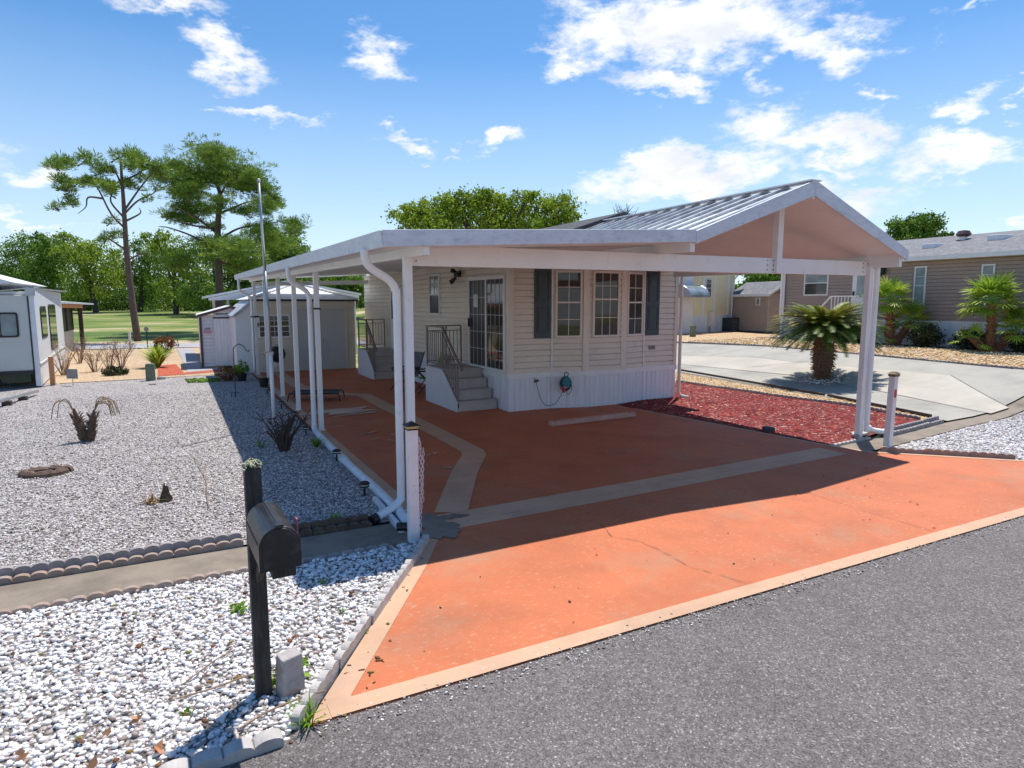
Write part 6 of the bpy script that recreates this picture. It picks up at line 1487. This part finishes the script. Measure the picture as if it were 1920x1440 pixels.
# ------------------------------------------------------------------ TREES
def onplane(px, py, D):
    """point on the vertical plane facing the camera at forward distance D"""
    r = ray(px, py); f = r[0] * math.sin(TH) + r[1] * math.cos(TH); return CAM + r * (D / f)
def ground_at(px, D):
    P = onplane(px, 580, D); return np.array([P[0], P[1], float(zt(P[0], P[1])) - .1])
RT = np.array([math.cos(TH), -math.sin(TH), 0]); FW = np.array([math.sin(TH), math.cos(TH), 0])
def limb(mb, pts, r0, r1, D, dj=.6, n=7):
    P = []
    for i, (x, y) in enumerate(pts): P.append(onplane(x, y, D) + FW * (rng.normal(0, dj) if 0 < i else 0))
    C = curve(P, 4); m = len(C); mb.tube(C, [r0 + (r1 - r0) * i / (m - 1) for i in range(m)], n); return C
def pine(D, base_px, trunk, limbs, clusters, label, r=.34, ntuft=16):
    B = ground_at(base_px, D); t = thing('pine_tree', tuple(B), label, 'tree')
    tb = MB(); P = [B] + [onplane(x, y, D) for x, y in trunk]; C = curve(P, 4); m = len(C); tb.tube(C, [r * (1.15 - .85 * (i / (m - 1)) ** .9) for i in range(m)], 9); tb.build('trunk', 'bark', t, smooth=True)
    lb_ = MB()
    for l in limbs: limb(lb_, l, r * .34, r * .08, D, .5)
    cen = []; rad = []
    px_m = D / 1200.
    for (x, y, w, h) in clusters:
        c = onplane(x, y, D) + FW * rng.normal(0, w * px_m * 1.3)
        n = max(5, int(ntuft * (w * h) / 330.))
        for k in range(n):
            d = rng.normal(size=3) * .36; q = c + RT * d[0] * w * px_m + FW * d[1] * w * px_m + np.array([0, 0, d[2] * h * px_m])
            cen.append(q); rad.append(rng.uniform(.7, 1.25))
        lb_.tube([c - np.array([0, 0, h * px_m * .6]) + RT * rng.normal(0, .3), c], [.05, .02], 5)
        for k in range(3): q = cen[-1 - k]; lb_.tube([c, q], [.03, .012], 4)
    lb_.build('limbs', 'bark', t); needles('crown', cen, rad, 'needle', t, nb=34, ln=.36, w=.021)
    return t
pine(41, 254, [(247, 560), (238, 480), (234, 420), (231, 370), (228, 330), (226, 300)],
     [[(236, 430), (205, 400), (192, 360), (180, 340), (165, 330), (140, 335)], [(234, 410), (215, 380), (200, 350), (205, 330)], [(234, 400), (255, 375), (275, 355), (290, 340)], [(235, 415), (262, 400), (256, 388)],
      [(238, 470), (215, 450), (200, 440)], [(229, 350), (215, 320), (200, 312)], [(228, 340), (245, 320), (262, 312)], [(192, 372), (165, 370), (150, 385), (142, 400)], [(233, 395), (250, 350), (285, 325), (300, 318)], [(240, 488), (262, 478), (285, 474)]],
     [(228, 288, 24, 14), (250, 298, 18, 16), (215, 296, 12, 10), (163, 300, 18, 18), (160, 320, 24, 18), (195, 318, 26, 18), (150, 336, 28, 12), (122, 342, 20, 14), (125, 356, 14, 8), (135, 362, 10, 7), (180, 345, 22, 12), (200, 352, 22, 12), (222, 358, 26, 10),
      (235, 345, 18, 12), (262, 312, 26, 18), (275, 322, 22, 12), (293, 316, 22, 18), (300, 330, 16, 10), (250, 332, 14, 10), (143, 385, 14, 10), (150, 400, 14, 8), (138, 375, 10, 8), (185, 338, 30, 8), (170, 358, 16, 7), (225, 372, 14, 7), (208, 420, 10, 6), (215, 445, 20, 8), (195, 452, 16, 8), (250, 352, 12, 6), (272, 375, 10, 6)],
     'tall slender pine with a sparse open crown, left of the pair', .20, 19)
pine(52, 412, [(411, 520), (408, 450), (410, 400), (414, 370), (405, 340), (398, 310)],
     [[(410, 470), (370, 445), (330, 430), (300, 425)], [(410, 440), (375, 410), (345, 395), (320, 385)], [(411, 450), (450, 430), (490, 420), (530, 415)], [(411, 470), (460, 460), (500, 470)], [(413, 400), (450, 380), (480, 372)], [(412, 385), (380, 360), (350, 350)], [(410, 372), (430, 345), (455, 330)], [(405, 345), (380, 320), (365, 305)], [(409, 430), (350, 420), (300, 405)], [(411, 490), (440, 500), (470, 510)]],
     [(400, 300, 60, 20), (430, 305, 60, 22), (455, 325, 50, 28), (370, 310, 40, 22), (345, 320, 36, 22), (330, 335, 30, 20), (380, 335, 50, 26), (415, 330, 46, 24), (450, 350, 44, 22), (478, 345, 32, 22), (480, 372, 32, 16), (350, 350, 46, 22), (320, 360, 40, 20), (305, 380, 40, 18), (340, 385, 50, 20), (380, 370, 40, 18),
      (300, 400, 34, 14), (330, 410, 36, 14), (500, 360, 26, 16), (512, 375, 22, 14), (440, 385, 30, 12), (470, 400, 34, 14), (520, 400, 34, 18), (540, 415, 34, 18), (500, 425, 34, 14), (550, 435, 26, 14), (370, 420, 30, 10), (455, 430, 30, 12), (430, 400, 20, 10), (520, 385, 14, 10), (430, 470, 60, 30), (480, 455, 50, 30), (520, 450, 40, 26), (360, 450, 40, 16), (450, 500, 60, 26), (395, 500, 40, 20), (500, 480, 50, 26)],
     'large spreading pine with a dense domed crown behind the flagpole', .30, 30)
OAKS = [ # D, base x, crown blobs (px x, y, rx, ry)
 (88, 40, [(20, 500, 45, 35), (55, 470, 40, 30), (40, 530, 50, 30), (85, 500, 35, 40)], 'green oak at the far left behind the travel trailer', 'oak'),
 (84, 110, [(95, 470, 30, 25), (125, 480, 40, 35), (110, 520, 45, 35), (75, 455, 22, 16)], 'rounded green oak second from the left in the treeline', 'oak'),
 (80, 180, [(160, 470, 40, 28), (190, 490, 45, 35), (175, 530, 55, 35), (135, 450, 22, 12)], 'broad green oak behind the slender pine, on its left', 'oaklight'),
 (86, 262, [(250, 495, 45, 40), (280, 470, 40, 30), (265, 535, 50, 35)], 'dark oak between the two pines', 'oak'),
 (78, 330, [(310, 470, 45, 30), (345, 490, 50, 40), (330, 535, 60, 40), (300, 445, 25, 15)], 'bright green oak below the spreading pine', 'oaklight'),
 (76, 405, [(390, 480, 45, 30), (425, 510, 50, 40), (400, 550, 55, 30)], 'dark green oak behind the trunk of the spreading pine', 'oak'),
 (80, 480, [(465, 480, 45, 35), (500, 505, 45, 35), (480, 540, 50, 35)], 'green oak directly behind the flagpole', 'oak'),
 (74, 545, [(530, 455, 32, 22), (545, 475, 32, 30), (520, 500, 40, 30), (555, 510, 30, 40)], 'green oak at the right end of the treeline by the porch roof', 'oak')]
def oak(D, bx, blobs, label, m, name='oak_tree', n=170, leaf=.27, nleaf=60, tr=.35, gz_=None, cl=.3, group='oaks in the treeline beyond the street'):
    B = ground_at(bx, D)
    if gz_ is not None: B[2] = gz_
    t = thing(name, tuple(B), label, 'tree', group); k = D / 1200.
    bl_ = [(onplane(x, y, D) + FW * rng.normal(0, rx * k * .5), (rx * k, rx * k * .9, ry * k)) for x, y, rx, ry in blobs]
    b = MB()
    top = np.mean([c for c, r in bl_], axis=0); mid = B + (top - B) * .5 + RT * rng.normal(0, .3)
    b.tube(curve([B, mid, top], 4), [tr * (1 - .07 * i) for i in range(9)], 8)
    tk = b.build('trunk', 'bark2', t)
    b = MB()
    for c, r in bl_:
        b.tube([mid - np.array([0, 0, .3]), mid * .4 + c * .6 - np.array([0, 0, r[2] * .3]), c], [tr * .5, tr * .3, tr * .1], 6)
        for q in range(5): d = rng.normal(size=3); d /= np.linalg.norm(d); b.tube([c, c + d * np.array(r) * .85], [tr * .16, .03], 5)
    b.build('limbs', 'bark2', t)
    crown('crown', bl_, n, nleaf, leaf, m, t, clump=cl, shell=.30)
    return t
for D, bx, bl0, lab, m in OAKS: oak(D, bx, bl0, lab, m)
for i, (x, D) in enumerate(((-60, 95), (60, 100), (160, 98), (250, 102), (350, 96), (440, 98), (520, 96), (600, 92), (660, 90))):
    oak(D, x, [(x, 535, 60, 36), (x + 30, 560, 60, 24), (x - 30, 562, 60, 22), (x, 574, 70, 14)], ['shaded back row oak at the far left edge', 'shaded back row oak behind the second oak', 'shaded back row oak behind the broad oak', 'shaded back row oak in the gap between the pines', 'shaded back row oak left of the spreading pine trunk', 'shaded back row oak right of the spreading pine trunk', 'shaded back row oak behind the porch roof corner', 'shaded oak seen through the porch posts', 'shaded oak seen past the rear of the mobile home'][i], 'oak', n=110, tr=.4, leaf=.34, nleaf=60)
oak(70, 560, [(565, 545, 40, 30), (640, 540, 50, 26)], 'dark oak seen beneath the porch roof above the shed', 'oak', n=110, leaf=.4)
oak(46, 900, [(775, 408, 34, 22), (820, 395, 44, 28), (865, 388, 44, 26), (915, 385, 50, 26), (965, 388, 44, 24), (1010, 385, 40, 24), (1050, 395, 36, 28), (1068, 405, 22, 18), (900, 420, 120, 22), (850, 372, 20, 14), (990, 368, 24, 12), (920, 368, 26, 12), (800, 425, 60, 24), (1030, 425, 60, 20)],
    'big yellow green oak rising behind the porch roof', 'oaklight', n=520, leaf=.19, nleaf=66, tr=.5, cl=.34, group='large oaks behind the homes')
oak(60, 1700, [(1690, 425, 26, 18), (1720, 420, 34, 16), (1745, 432, 30, 14), (1700, 445, 40, 14), (1770, 442, 18, 6)], 'green oak above the taupe house roof next to the gable', 'oak', n=200, leaf=.22, nleaf=40, tr=.4, group='large oaks behind the homes')
oak(62, 1440, [(1425, 520, 30, 22), (1460, 525, 34, 22), (1400, 545, 30, 14)], 'dark oak between the yellow house and the taupe house', 'oak', n=130, leaf=.25, tr=.3, group='large oaks behind the homes')
p0 = ground_at(1175, 60); tb = thing('bare_tree', tuple(p0), 'leafless twiggy tree top showing above the metal roof', 'tree')
b = MB(); top = onplane(1172, 395, 60); b.tube([p0, top * .9 + p0 * .1, top], [.2, .08, .04], 6); b.build('trunk', 'bark2', tb)
b = MB()
for k in range(26):
    s = onplane(1172 + rng.normal(0, 8), 402, 60); d = RT * rng.normal(0, .5) + FW * rng.normal(0, .5) + np.array([0, 0, rng.uniform(.3, 1.2)]); b.tube([s, s + d * .8], [.03, .012], 4)
b.build('twigs', 'twig', tb)
